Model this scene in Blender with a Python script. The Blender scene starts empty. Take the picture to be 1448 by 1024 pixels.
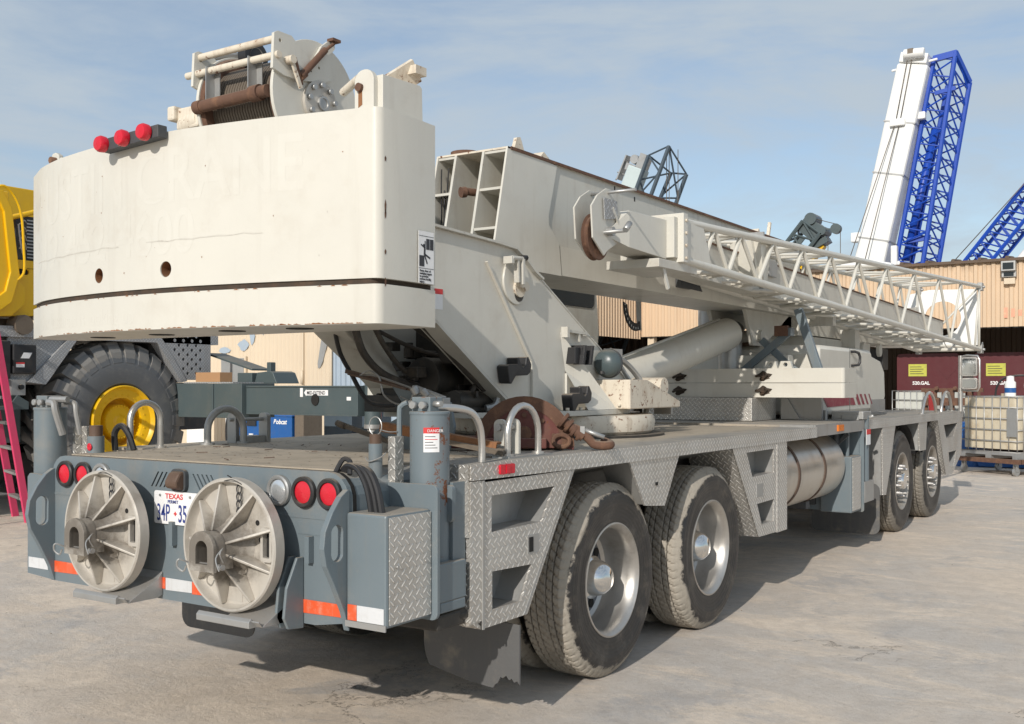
import bpy, bmesh, math, random
from mathutils import Vector, Matrix
from mathutils.geometry import tessellate_polygon
random.seed(7)
R = math.radians
scene = bpy.context.scene
COL = scene.collection

# ------------------------------------------------------------------ materials
def nmat(name):
    m = bpy.data.materials.new(name); m.use_nodes = True
    nt = m.node_tree
    b = nt.nodes['Principled BSDF']
    return m, nt, b
def N(nt, typ, **kw):
    n = nt.nodes.new(typ)
    for k, v in kw.items():
        if k.startswith('i_'):
            key = k[2:]
            key = int(key) if key.isdigit() else key.replace('_', ' ')
            n.inputs[key].default_value = v
        else: setattr(n, k, v)
    return n
def L(nt, a, b): nt.links.new(a, b)
def noise(nt, vec, scale, detail=6, rough=.6, dist=0):
    n = N(nt, 'ShaderNodeTexNoise', i_Scale=scale, i_Detail=detail, i_Roughness=rough, i_Distortion=dist)
    if vec: L(nt, vec, n.inputs['Vector'])
    return n.outputs[0]
def ramp(nt, fac, a, b, va=0., vb=1.):
    n = N(nt, 'ShaderNodeMapRange', i_1=a, i_2=b, i_3=va, i_4=vb); n.interpolation_type = 'SMOOTHSTEP'
    L(nt, fac, n.inputs[0]); return n.outputs[0]
def math_(nt, op, a, b=None, c=None):
    n = N(nt, 'ShaderNodeMath', operation=op)
    for i, v in enumerate((a, b, c)):
        if v is None: continue
        if isinstance(v, (int, float)): n.inputs[i].default_value = v
        else: L(nt, v, n.inputs[i])
    return n.outputs[0]
def mix(nt, fac, a, b):
    n = N(nt, 'ShaderNodeMix', data_type='RGBA')
    for s, v in ((0, fac), (6, a), (7, b)):
        if isinstance(v, (int, float)): n.inputs[s].default_value = v
        elif isinstance(v, tuple): n.inputs[s].default_value = (*v[:3], 1)
        else: L(nt, v, n.inputs[s])
    return n.outputs[2]
def coords(nt, scale=(1, 1, 1)):
    t = N(nt, 'ShaderNodeTexCoord')
    if scale == (1, 1, 1): return t.outputs['Object']
    m = N(nt, 'ShaderNodeMapping'); m.inputs['Scale'].default_value = scale
    L(nt, t.outputs['Object'], m.inputs[0]); return m.outputs[0]
def bump(nt, b, h, strength=.3, dist=.01):
    n = N(nt, 'ShaderNodeBump', i_Strength=strength, i_Distance=dist)
    L(nt, h, n.inputs['Height']); L(nt, n.outputs[0], b.inputs['Normal']); return n
def tread_height(nt, s=.034):
    """raised diamond lugs of tread plate, laid on the dominant plane of the face"""
    co = coords(nt); sx = N(nt, 'ShaderNodeSeparateXYZ'); L(nt, co, sx.inputs[0])
    g = N(nt, 'ShaderNodeNewGeometry'); sn = N(nt, 'ShaderNodeSeparateXYZ')
    vt = N(nt, 'ShaderNodeVectorTransform', vector_type='NORMAL', convert_from='WORLD', convert_to='OBJECT')
    L(nt, g.outputs['True Normal'], vt.inputs[0]); L(nt, vt.outputs[0], sn.inputs[0])
    ax = math_(nt, 'GREATER_THAN', math_(nt, 'ABSOLUTE', sn.outputs[0]), .6)
    az = math_(nt, 'GREATER_THAN', math_(nt, 'ABSOLUTE', sn.outputs[2]), .75)
    X, Y, Z = sx.outputs
    def sel(f, a, b): return math_(nt, 'ADD', math_(nt, 'MULTIPLY', f, a), math_(nt, 'MULTIPLY', math_(nt, 'SUBTRACT', 1., f), b))
    u = sel(ax, Y, X); v = sel(az, Y, Z)
    def lug(u, v, ou, ov, sgn):
        a = math_(nt, 'SUBTRACT', math_(nt, 'FRACT', math_(nt, 'ADD', math_(nt, 'DIVIDE', u, s), ou)), .5)
        c = math_(nt, 'SUBTRACT', math_(nt, 'FRACT', math_(nt, 'ADD', math_(nt, 'DIVIDE', v, s), ov)), .5)
        p = math_(nt, 'MULTIPLY', math_(nt, 'ADD', a, math_(nt, 'MULTIPLY', c, sgn)), .7071)
        q = math_(nt, 'MULTIPLY', math_(nt, 'SUBTRACT', a, math_(nt, 'MULTIPLY', c, sgn)), .7071)
        d = math_(nt, 'ADD', math_(nt, 'POWER', math_(nt, 'DIVIDE', p, .40), 2.), math_(nt, 'POWER', math_(nt, 'DIVIDE', q, .095), 2.))
        return ramp(nt, d, 1.3, .35)
    return math_(nt, 'MAXIMUM', lug(u, v, 0, 0, 1.), lug(u, v, .5, .5, -1.))

def paint(name, col, rough=.42, dirt=(.33, .27, .2), da=.35, rust=.0, metal=0., streak=.5, dust=.5, spec=.5, sc=1., bumpy=.12, hub=False):
    m, nt, b = nmat(name); co = coords(nt)
    c = mix(nt, ramp(nt, noise(nt, co, 1.3*sc, 8), .35, .75, 0, .35), col, tuple(x*.8 for x in col))
    if hub:
        sx = N(nt, 'ShaderNodeSeparateXYZ'); L(nt, co, sx.inputs[0])
        rr = math_(nt, 'SQRT', math_(nt, 'ADD', math_(nt, 'POWER', sx.outputs[0], 2.), math_(nt, 'POWER', math_(nt, 'SUBTRACT', sx.outputs[2], .29), 2.)))
        gm = ramp(nt, math_(nt, 'ADD', rr, math_(nt, 'MULTIPLY', math_(nt, 'SUBTRACT', noise(nt, co, 9, 8, .7), .5), .30)), .19, .07, 0, .8)
        c = mix(nt, gm, c, (.12, .10, .08))
    c = mix(nt, ramp(nt, noise(nt, co, 3.5*sc, 10, .7), .48, .74, 0, da), c, dirt)
    c = mix(nt, ramp(nt, noise(nt, coords(nt, (9*sc, 9*sc, .7*sc)), 1.5, 6, .6), .52, .78, 0, da*streak), c, tuple(x*.75 for x in dirt))
    rgh = math_(nt, 'ADD', math_(nt, 'MULTIPLY', noise(nt, co, 6*sc, 5), .3), rough-.12)
    if rust > 0:
        rn = noise(nt, co, 14*sc, 9, .75)
        rm = ramp(nt, rn, .74-.12*rust, .78-.12*rust)
        c = mix(nt, rm, c, (.16, .055, .02)); rgh = math_(nt, 'ADD', rgh, math_(nt, 'MULTIPLY', rm, .3))
    if dust > 0:
        g = N(nt, 'ShaderNodeNewGeometry'); sn = N(nt, 'ShaderNodeSeparateXYZ'); L(nt, g.outputs['Normal'], sn.inputs[0])
        up = ramp(nt, sn.outputs[2], .6, .95)
        dm = math_(nt, 'MULTIPLY', up, ramp(nt, noise(nt, co, 5*sc, 8), .3, .6, .3*dust, dust))
        c = mix(nt, dm, c, (.40, .33, .25)); rgh = math_(nt, 'ADD', rgh, math_(nt, 'MULTIPLY', dm, .3))
    L(nt, c, b.inputs['Base Color']); L(nt, rgh, b.inputs['Roughness'])
    b.inputs['Metallic'].default_value = metal; b.inputs['Specular IOR Level'].default_value = spec
    if bumpy: bump(nt, b, noise(nt, co, 3.2*sc, 5), bumpy, .02)
    return m

M = {}
M['cream'] = paint('cream_paint', (.635, .612, .545), .34, (.40, .33, .25), .2, .22, dust=.2, streak=.7)
M['creamB'] = paint('cream_paint_worn', (.575, .558, .50), .40, (.34, .27, .20), .34, .6, dust=.35, streak=.9)
M['cream_chip'] = paint('cream_paint_chipped', (.68, .61, .50), .5, (.30, .17, .08), .55, 1.35, dust=.3, streak=.9, sc=1.6)
M['ghost'] = paint('ghost_letter_paint', (.646, .624, .558), .38, (.40, .33, .25), .2, .2, dust=0)
M['scrape'] = paint('scraped_paint', (.57, .545, .485), .6, (.3, .26, .22), .5, .2, dust=0, sc=4)
M['gap'] = paint('rusty_dark_gap', (.045, .032, .022), .8, (.16, .08, .04), .5, .5, dust=0, sc=2)
M['grey'] = paint('blue_grey_paint', (.150, .185, .205), .40, (.30, .26, .21), .38, .2, dust=.7, streak=.8)
M['greyrust'] = paint('blue_grey_paint_rusty', (.155, .19, .21), .42, (.26, .15, .09), .3, 1.55, dust=.5, sc=.6)
M['darkgrey'] = paint('dark_chassis_paint', (.055, .06, .065), .6, (.17, .14, .11), .6, .4, dust=.7)
M['teal'] = paint('teal_grey_paint', (.075, .10, .105), .35, (.2, .18, .15), .15, 0, dust=.3)
M['yellow'] = paint('yellow_paint', (.80, .47, .005), .32, (.45, .27, .05), .18, 0, dust=.15)
M['black'] = paint('black_plastic', (.02, .02, .022), .45, (.12, .1, .08), .25, 0, dust=.5)
M['engine'] = paint('oily_machinery', (.035, .032, .028), .5, (.12, .09, .06), .6, .5, dust=.4, sc=2)
M['hose'] = paint('dusty_hose', (.06, .052, .044), .6, (.2, .16, .12), .5, 0, dust=.4, sc=3)
M['rustor'] = paint('orange_rust', (.27, .12, .05), .85, (.12, .07, .05), .6, .5, dust=.2, sc=3, bumpy=.4)
M['rust'] = paint('rusted_steel', (.125, .065, .042), .85, (.27, .14, .075), .65, .8, dust=.35, sc=3.5, bumpy=.5)
M['redrust'] = paint('worn_red_sheave', (.125, .036, .028), .65, (.15, .085, .055), .85, 1.2, dust=.3, sc=2)
M['alum'] = paint('cast_aluminium_dirty', (.54, .505, .45), .5, (.24, .19, .14), .58, .2, metal=.3, dust=.1, sc=1.6, bumpy=.35, hub=True)
M['galv'] = paint('galvanised_steel', (.42, .42, .41), .4, (.3, .25, .2), .35, .3, metal=.6, dust=.3, sc=2)
M['rail'] = paint('polished_tube', (.62, .60, .57), .28, (.35, .3, .24), .3, .1, metal=.85, dust=.2, sc=2)
M['tank'] = paint('aluminium_tank', (.58, .55, .50), .33, (.36, .27, .18), .4, .05, metal=.8, dust=.45, streak=.8)
M['strap'] = paint('brown_strap', (.10, .06, .04), .6, (.2, .14, .1), .4, .3, dust=.2)
M['red'] = paint('red_lens', (.60, .012, .03), .22, (.4, .15, .12), .15, 0, dust=0)
M['amber'] = paint('amber_lens', (.75, .2, .02), .25, (.4, .2, .1), .15, 0, dust=0)
M['tapered'] = paint('red_reflective_tape', (.72, .10, .03), .35, (.62, .40, .30), .7, 0, dust=0, sc=3)
M['tapewhite'] = paint('white_reflective_tape', (.62, .63, .64), .35, (.4, .37, .33), .4, 0, dust=0, sc=3)
M['white'] = paint('white_sticker', (.78, .78, .78), .45, (.5, .45, .4), .2, 0, dust=0, sc=3)
M['whitepaint'] = paint('clean_white_paint', (.82, .82, .80), .4, (.6, .57, .52), .12, 0, dust=0)
M['ink'] = paint('dark_print', (.03, .03, .035), .5, (.1, .1, .1), .1, 0, dust=0)
M['inkblue'] = paint('blue_print', (.03, .05, .22), .5, (.1, .1, .2), .1, 0, dust=0)
M['inkred'] = paint('red_print', (.62, .03, .03), .5, (.5, .2, .2), .1, 0, dust=0)
M['fadedred'] = paint('faded_red_mark', (.72, .34, .22), .6, (.7, .5, .3), .7, 0, dust=0, sc=3)
M['redsack'] = paint('red_sacking', (.26, .02, .02), .8, (.2, .05, .04), .5, 0, dust=0, sc=3)
M['maroon'] = paint('maroon_decal', (.26, .03, .05), .45, (.5, .42, .38), .35, 0, dust=0, sc=5)
M['blue'] = paint('blue_lattice_paint', (.010, .065, .42), .4, (.05, .1, .35), .15, 0, dust=0)
M['welder'] = paint('blue_enamel', (.01, .09, .30), .4, (.1, .12, .2), .3, 0, dust=.2)
M['tankred'] = paint('dark_red_tank', (.085, .008, .012), .4, (.10, .03, .03), .4, 0, dust=.3)
M['label'] = paint('yellow_green_label', (.50, .50, .07), .5, (.25, .25, .1), .6, 0, dust=0, sc=3)
M['pink'] = paint('pink_fibreglass', (.72, .06, .16), .45, (.4, .12, .14), .3, 0, dust=.2, sc=2)
M['tealw'] = paint('pale_green_boom_paint', (.52, .60, .60), .4, (.3, .36, .36), .2, 0, dust=0)
M['slate'] = paint('slate_lattice_paint', (.06, .085, .11), .45, (.1, .1, .1), .2, 0, dust=0)
M['cable'] = paint('wire_rope', (.17, .14, .11), .55, (.24, .17, .11), .4, .2, metal=.5, dust=.2, sc=3)
M['timber'] = paint('weathered_board', (.15, .12, .09), .85, (.08, .06, .05), .5, 0, dust=.3, sc=3)
M['card'] = paint('cardboard', (.42, .24, .12), .85, (.3, .18, .1), .3, 0, dust=0)
M['tote'] = paint('stained_plastic', (.60, .53, .40), .5, (.42, .30, .17), .8, 0, dust=0, sc=1.2)
M['totewhite'] = paint('white_plastic', (.62, .63, .58), .5, (.4, .4, .36), .3, 0, dust=0)
M['stone'] = paint('pebble', (.28, .24, .19), .9, (.15, .12, .1), .5, 0, dust=0, sc=8)
M['dark'] = paint('dark_void', (.012, .011, .010), .8, (.03, .025, .02), .4, 0, dust=0)

def tread(name, col, rough=.36, metal=.7, dirt=(.33, .28, .22), da=.32, s=.047, dust=.55):
    m, nt, b = nmat(name); co = coords(nt); h = tread_height(nt, s)
    c = mix(nt, ramp(nt, noise(nt, co, 2.2, 9, .65), .38, .72, 0, da), col, dirt)
    c = mix(nt, ramp(nt, noise(nt, coords(nt, (7, 7, .8)), 1.3, 6), .5, .75, 0, da*.7), c, tuple(x*.7 for x in dirt))
    c = mix(nt, math_(nt, 'MULTIPLY', h, .75), c, tuple(min(1, x*1.75) for x in col))
    g = N(nt, 'ShaderNodeNewGeometry'); sn = N(nt, 'ShaderNodeSeparateXYZ'); L(nt, g.outputs['Normal'], sn.inputs[0])
    dm = math_(nt, 'MULTIPLY', ramp(nt, sn.outputs[2], .5, .95), ramp(nt, noise(nt, co, 3, 9), .3, .62, .4*dust, dust))
    c = mix(nt, dm, c, (.40, .33, .25))
    L(nt, c, b.inputs['Base Color'])
    L(nt, math_(nt, 'SUBTRACT', math_(nt, 'ADD', math_(nt, 'MULTIPLY', noise(nt, co, 4, 5), .35), rough-.05), math_(nt, 'MULTIPLY', h, .1)), b.inputs['Roughness'])
    L(nt, math_(nt, 'MULTIPLY', math_(nt, 'SUBTRACT', 1., dm), metal), b.inputs['Metallic'])
    bump(nt, b, h, 1., .004); return m
M['tread'] = tread('tread_plate', (.57, .555, .525))
M['treadgrey'] = tread('tread_plate_grey', (.34, .35, .36), .5, .3, s=.05, dust=.3, da=.3)

def tyre_mat(name, shoulder, ro, mud, rub=(.020, .019, .019), side=.12, edge=.9):
    """shoulder = radius where the sidewall ends, ro = outer radius; grooves are below ro"""
    m, nt, b = nmat(name); co = coords(nt); s = N(nt, 'ShaderNodeSeparateXYZ'); L(nt, co, s.inputs[0])
    rr = math_(nt, 'SQRT', math_(nt, 'ADD', math_(nt, 'POWER', s.outputs[1], 2.), math_(nt, 'POWER', s.outputs[2], 2.)))
    n1 = noise(nt, co, 11, 10, .75); n2 = noise(nt, co, 3.2, 7, .6)
    e = math_(nt, 'ADD', rr, math_(nt, 'MULTIPLY', math_(nt, 'SUBTRACT', n2, .5), .10))
    e = math_(nt, 'ADD', e, math_(nt, 'MULTIPLY', math_(nt, 'SUBTRACT', n1, .5), .11))
    band = math_(nt, 'MULTIPLY', ramp(nt, e, shoulder-.012, shoulder+.004), edge)
    onface = ramp(nt, s.outputs[0], -.075, -.045)
    tread_ = math_(nt, 'MULTIPLY', ramp(nt, rr, ro-.014, ro-.003, .22, 1.), ramp(nt, n2, .3, .6, mud*.55, mud))
    f = mix(nt, onface, tread_, band)
    sm = math_(nt, 'MULTIPLY', ramp(nt, noise(nt, co, 5, 9, .7), .48, .8), side*2)
    isr = ramp(nt, rr, shoulder-.05, shoulder-.02)
    f2 = math_(nt, 'MAXIMUM', math_(nt, 'MULTIPLY', f, isr), sm)
    c = mix(nt, f2, rub, (.40, .36, .30))
    c = mix(nt, ramp(nt, n1, .5, .7, 0, .45), c, (.13, .105, .08)) if mud > .7 else c
    L(nt, c, b.inputs['Base Color']); L(nt, ramp(nt, f2, 0, 1, .42, .95), b.inputs['Roughness'])
    hh = math_(nt, 'ADD', math_(nt, 'MULTIPLY', math_(nt, 'MULTIPLY', n1, f2), 1.1), math_(nt, 'MULTIPLY', math_(nt, 'SINE', math_(nt, 'MULTIPLY', rr, 300.)), .04))
    bump(nt, b, hh, .6, .014); return m
M['tyre'] = tyre_mat('muddy_tyre', .487, .54, .95)
M['tyre_front'] = tyre_mat('dusty_tyre', .515, .56, .7, edge=.45, side=.16)
M['tyre_big'] = tyre_mat('large_dusty_tyre', .86, 1.05, .32, (.115, .12, .125), .14, .3)
def simple(name, col, rough, metal=0., **k):
    m, nt, b = nmat(name); b.inputs['Base Color'].default_value = (*col, 1); b.inputs['Metallic'].default_value = metal
    co = coords(nt); L(nt, math_(nt, 'ADD', math_(nt, 'MULTIPLY', noise(nt, co, 14, 6), .2), rough-.1), b.inputs['Roughness'])
    for kk, v in k.items(): b.inputs[kk.replace('_', ' ')].default_value = v
    return m
M['chrome'] = simple('chrome', (.75, .74, .72), .12, 1.)
M['nut'] = paint('lug_nut_steel', (.45, .44, .43), .46, (.3, .27, .22), .45, 0, metal=.6, dust=0, bumpy=0)
M['rimdusty'] = paint('dusty_rim', (.40, .37, .33), .5, (.30, .25, .19), .6, 0, metal=.45, dust=0, sc=2, bumpy=0)
M['mirror'] = simple('mirror_glass', (.8, .82, .82), .06, 1.)
M['glass'] = simple('dark_window_glass', (.02, .025, .028), .08)
M['lampglass'] = simple('clear_lamp_glass', (.75, .77, .78), .18, .7)
M['rimalu'] = paint('aluminium_rim', (.52, .50, .47), .36, (.28, .24, .19), .5, 0, metal=.85, dust=0, sc=1.5, bumpy=0)
M['rimdark'] = paint('brake_dusted_disc', (.20, .21, .23), .4, (.2, .16, .12), .5, .1, metal=.6, dust=0, sc=1.5, bumpy=0)
M['flap'] = paint('rubber_flap', (.10, .10, .10), .5, (.26, .225, .18), .65, 0, dust=.2, sc=1.6, bumpy=.3)

def ground_mat():
    m, nt, b = nmat('yard_concrete'); co = coords(nt)
    a = noise(nt, coords(nt, (1, .45, 1)), .35, 10, .62, .4); g = noise(nt, coords(nt, (.6, 1.3, 1)), 1.3, 12, .72, .8)
    f = noise(nt, co, 26, 10, .8); fine = noise(nt, co, 90, 6, .7); med = noise(nt, co, 6, 13, .8, .3)
    c = mix(nt, ramp(nt, a, .38, .60), (.57, .525, .475), (.72, .61, .495))
    c = mix(nt, ramp(nt, g, .46, .62, 0, .8), c, (.80, .68, .55))
    c = mix(nt, ramp(nt, noise(nt, co, .9, 12, .76, .6), .52, .64, 0, .72), c, (.42, .405, .395))
    c = mix(nt, ramp(nt, noise(nt, coords(nt, (.8, 2.6, 1)), 1.1, 12, .75, 1.2), .54, .62, 0, .3), c, (.50, .475, .45))
    c = mix(nt, ramp(nt, med, .40, .60, .32, 0), c, (.44, .37, .30))
    c = mix(nt, ramp(nt, f, .55, .68, 0, .55), c, (.30, .255, .21))
    c = mix(nt, ramp(nt, f, .44, .34, 0, .40), c, (.86, .78, .67))
    c = mix(nt, ramp(nt, fine, .56, .70, 0, .5), c, (.32, .27, .22))
    c = mix(nt, ramp(nt, noise(nt, co, 2.3, 4, .6), .70, .74, 0, .6), c, (.10, .08, .065))
    v = N(nt, 'ShaderNodeTexVoronoi', feature='DISTANCE_TO_EDGE', i_Scale=.33)
    ad = N(nt, 'ShaderNodeVectorMath', operation='ADD')
    nn = N(nt, 'ShaderNodeTexNoise', i_Scale=1.2, i_Detail=8, i_Roughness=.7); L(nt, co, nn.inputs['Vector'])
    ml = N(nt, 'ShaderNodeVectorMath', operation='SCALE'); ml.inputs['Scale'].default_value = 1.1
    L(nt, nn.outputs['Color'], ml.inputs[0]); L(nt, co, ad.inputs[0]); L(nt, ml.outputs[0], ad.inputs[1]); L(nt, ad.outputs[0], v.inputs['Vector'])
    crack = math_(nt, 'MULTIPLY', ramp(nt, v.outputs['Distance'], .0025, .0004), ramp(nt, noise(nt, co, .5, 3), .52, .60))
    c = mix(nt, math_(nt, 'MULTIPLY', crack, .6), c, (.14, .115, .09))
    L(nt, c, b.inputs['Base Color']); b.inputs['Roughness'].default_value = .92; b.inputs['Specular IOR Level'].default_value = .2
    h = math_(nt, 'ADD', math_(nt, 'ADD', math_(nt, 'MULTIPLY', f, .5), math_(nt, 'MULTIPLY', fine, .15)), math_(nt, 'SUBTRACT', med, crack))
    bump(nt, b, h, .7, .018); return m
M['ground'] = ground_mat()
def deck_mat():
    m, nt, b = nmat('dirty_deck_plate'); co = coords(nt); s = N(nt, 'ShaderNodeSeparateXYZ'); L(nt, co, s.inputs[0])
    h = tread_height(nt, .034)
    base = mix(nt, ramp(nt, noise(nt, co, 2, 9), .35, .7), (.27, .26, .24), (.38, .34, .285))
    rear = math_(nt, 'MULTIPLY', ramp(nt, math_(nt, 'ADD', s.outputs[1], math_(nt, 'MULTIPLY', noise(nt, co, 1.6, 7), 1.6)), .9, .1), ramp(nt, math_(nt, 'ADD', s.outputs[0], math_(nt, 'MULTIPLY', noise(nt, co, 3, 7), .3)), 1.25, 1.0))
    c = mix(nt, rear, base, mix(nt, ramp(nt, noise(nt, co, 4, 9, .7), .4, .7), (.44, .375, .29), (.31, .265, .205)))
    c = mix(nt, ramp(nt, noise(nt, coords(nt, (3, 9, 3)), 1.6, 9, .7), .59, .64, 0, .8), c, (.08, .065, .055))
    L(nt, c, b.inputs['Base Color']); b.inputs['Roughness'].default_value = .7; b.inputs['Metallic'].default_value = .1
    hh = math_(nt, 'ADD', math_(nt, 'MULTIPLY', h, math_(nt, 'SUBTRACT', 1., rear)), math_(nt, 'MULTIPLY', noise(nt, co, 12, 8, .7), 1.2))
    bump(nt, b, hh, .6, .004); return m
M['deck'] = deck_mat()
def wall_mat(name, col, stain, topstain=None, dirt=.4):
    m, nt, b = nmat(name); co = coords(nt); s = N(nt, 'ShaderNodeSeparateXYZ'); L(nt, co, s.inputs[0])
    c = mix(nt, ramp(nt, noise(nt, co, .5, 9), .35, .7, 0, .5), col, tuple(x*.86 for x in col))
    c = mix(nt, ramp(nt, noise(nt, coords(nt, (6, 6, .35)), 1.2, 7), .52, .75, 0, dirt), c, stain)
    if topstain:
        tz = math_(nt, 'ADD', s.outputs[2], math_(nt, 'MULTIPLY', noise(nt, coords(nt, (7, 7, 1)), 1.5, 7), .9))
        c = mix(nt, ramp(nt, tz, topstain, topstain+.45, 0, .75), c, (.14, .10, .06))
    L(nt, c, b.inputs['Base Color']); b.inputs['Roughness'].default_value = .6
    bump(nt, b, noise(nt, co, 2.5, 6), .15, .02); return m
M['wall'] = wall_mat('beige_corrugated_steel', (.62, .46, .31), (.42, .29, .19), 4.85)
M['wall2'] = wall_mat('pale_beige_steel_siding', (.66, .55, .41), (.48, .38, .27), None, .3)
M['wallblue'] = wall_mat('blue_grey_siding', (.36, .43, .50), (.25, .29, .33), None, .3)
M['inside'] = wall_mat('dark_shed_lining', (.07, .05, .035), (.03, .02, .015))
M['roofsteel'] = paint('rusted_roof_edge', (.12, .085, .06), .8, (.2, .12, .07), .6, .8, dust=.2)

# ------------------------------------------------------------------ mesh building
SMOOTH = {'counterweight', 'lower_slab', 'weight_gap', 'engine_hood'}
EACH = {'drum_flange', 'roller_hanger', 'cheek_plate', 'rope_lug', 'tie_bar', 'lug_plate', 'tread', 'post', 'bolt', 'lifting_hole', 'hoist_rope', 'valve', 'caster', 'rail_foot', 'head_plate', 'stow_bracket', 'lifting_lug', 'tank_bracket', 'paint_mark', 'hose_fitting', 'downpipe', 'foot_stiffener', 'fender_leg', 'rope_guard', 'wheel_nut', 'hand_hole', 'hinge', 'pin_ring', 'sheave_pin', 'radiator_pipes', 'section_collar', 'boom_fitting', 'wheel_bolt', 'stand', 'gusset'}
class MB:
    def __init__(s): s.v = []; s.f = []; s.sm = []
    def add(s, vs, fs, smooth=False):
        o = len(s.v); s.v += [tuple(v) for v in vs]; s.f += [tuple(i+o for i in f) for f in fs]; s.sm += [smooth]*len(fs); return s
    def box(s, x0, x1, y0, y1, z0, z1):
        vs = [(x, y, z) for x in (x0, x1) for y in (y0, y1) for z in (z0, z1)]
        return s.add(vs, [(0, 1, 3, 2), (4, 6, 7, 5), (0, 4, 5, 1), (2, 3, 7, 6), (0, 2, 6, 4), (1, 5, 7, 3)])
    def obox(s, p0, p1, w, h, up=(0, 0, 1)):
        """box beam from p0 to p1, width w sideways, height h along up"""
        p0, p1 = Vector(p0), Vector(p1); d = (p1-p0).normalized(); u = Vector(up)
        if abs(d.dot(u)) > .98: u = Vector((0, 1, 0))
        r = d.cross(u).normalized(); u = r.cross(d)
        vs = [p+r*a*w/2+u*c*h/2 for p in (p0, p1) for a, c in ((-1, -1), (1, -1), (1, 1), (-1, 1))]
        return s.add(vs, [(3, 2, 1, 0), (4, 5, 6, 7), (0, 1, 5, 4), (1, 2, 6, 5), (2, 3, 7, 6), (3, 0, 4, 7)])
    def prism(s, poly, axis, a, b, holes=(), caps=True):
        """polygon in the two other axes (cyclic order x:(y,z) y:(x,z) z:(x,y)), extruded from a to b"""
        def P(p, t): return {'x': (t, p[0], p[1]), 'y': (p[0], t, p[1]), 'z': (p[0], p[1], t)}[axis]
        loops = [list(poly)]+[list(h) for h in holes]
        flat = [p for l in loops for p in l]
        tr = tessellate_polygon([[Vector((p[0], p[1], 0)) for p in l] for l in loops])
        n = len(flat)
        vs = [P(p, a) for p in flat]+[P(p, b) for p in flat]; fs = []
        if caps: fs = [tuple(t) for t in tr]+[tuple(i+n for i in reversed(t)) for t in tr]
        o = 0
        for l in loops:
            k = len(l)
            fs += [(o+i, o+(i+1) % k, n+o+(i+1) % k, n+o+i) for i in range(k)]; o += k
        return s.add(vs, fs)
    def cyl(s, p0, p1, r, n=20, r2=None, caps=True):
        p0, p1 = Vector(p0), Vector(p1); d = (p1-p0).normalized()
        a = Vector((0, 0, 1)) if abs(d.z) < .9 else Vector((0, 1, 0))
        u = d.cross(a).normalized(); w = d.cross(u); r2 = r if r2 is None else r2
        vs = [p0+(u*math.cos(t)+w*math.sin(t))*r for t in [2*math.pi*i/n for i in range(n)]]+[p1+(u*math.cos(t)+w*math.sin(t))*r2 for t in [2*math.pi*i/n for i in range(n)]]
        fs = [(i, (i+1) % n, n+(i+1) % n, n+i) for i in range(n)]
        s.add(vs, fs, True)
        if caps:
            o = len(s.v)-2*n
            s.f += [tuple(o+i for i in reversed(range(n))), tuple(o+n+i for i in range(n))]; s.sm += [False, False]
        return s
    def tube(s, pts, r, n=8, res=1, closed=False):
        pts = [Vector(p) for p in pts]
        if res > 1:
            out = []
            for i in range(len(pts)-1):
                p0 = pts[max(i-1, 0)]; p1 = pts[i]; p2 = pts[i+1]; p3 = pts[min(i+2, len(pts)-1)]
                for k in range(res):
                    t = k/res
                    out.append(.5*((2*p1)+(-p0+p2)*t+(2*p0-5*p1+4*p2-p3)*t*t+(-p0+3*p1-3*p2+p3)*t**3))
            out.append(pts[-1]); pts = out
        rings = []; prev = None
        m = len(pts)
        for i, p in enumerate(pts):
            if closed: d = (pts[(i+1) % m]-pts[i-1]).normalized()
            else: d = (pts[min(i+1, m-1)]-pts[max(i-1, 0)]).normalized()
            if prev is None:
                a = Vector((0, 0, 1)) if abs(d.z) < .9 else Vector((0, 1, 0)); u = d.cross(a).normalized()
            else: u = (prev-d*prev.dot(d)).normalized()
            prev = u; w = d.cross(u)
            rings.append([p+(u*math.cos(2*math.pi*k/n)+w*math.sin(2*math.pi*k/n))*r for k in range(n)])
        fs = []
        for i in range(m if closed else m-1):
            j = (i+1) % m
            fs += [(i*n+k, i*n+(k+1) % n, j*n+(k+1) % n, j*n+k) for k in range(n)]
        s.add([v for g in rings for v in g], fs, True)
        if not closed:
            o = len(s.v)-m*n
            s.f += [tuple(o+k for k in reversed(range(n))), tuple(o+(m-1)*n+k for k in range(n))]; s.sm += [False]*2
        return s
    def lathe(s, prof, c=(0, 0, 0), axis='x', n=48, close=False):
        """prof: list of (along, radius)"""
        vs = []
        for i in range(n):
            t = 2*math.pi*i/n; co, si = math.cos(t), math.sin(t)
            for a, r in prof:
                vs.append({'x': (c[0]+a, c[1]+r*co, c[2]+r*si), 'y': (c[0]+r*co, c[1]+a, c[2]+r*si), 'z': (c[0]+r*co, c[1]+r*si, c[2]+a)}[axis])
        m = len(prof); fs = []
        for i in range(n):
            j = (i+1) % n
            for k in range(m if close else m-1):
                l = (k+1) % m
                fs.append((i*m+k, i*m+l, j*m+l, j*m+k))
        return s.add(vs, fs, True)
    def islands(s):
        par = list(range(len(s.v)))
        def fd(a):
            while par[a] != a: par[a] = par[par[a]]; a = par[a]
            return a
        for f in s.f:
            r = fd(f[0])
            for q in f[1:]: par[fd(q)] = r
        g = {}
        for f, sm in zip(s.f, s.sm): g.setdefault(fd(f[0]), []).append((f, sm))
        out = []
        for fs in g.values():
            ids = sorted({i for f, _ in fs for i in f}); mp = {i: k for k, i in enumerate(ids)}; m = MB()
            m.v = [s.v[i] for i in ids]; m.f = [tuple(mp[i] for i in f) for f, _ in fs]; m.sm = [q for _, q in fs]; out.append(m)
        return out
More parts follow.
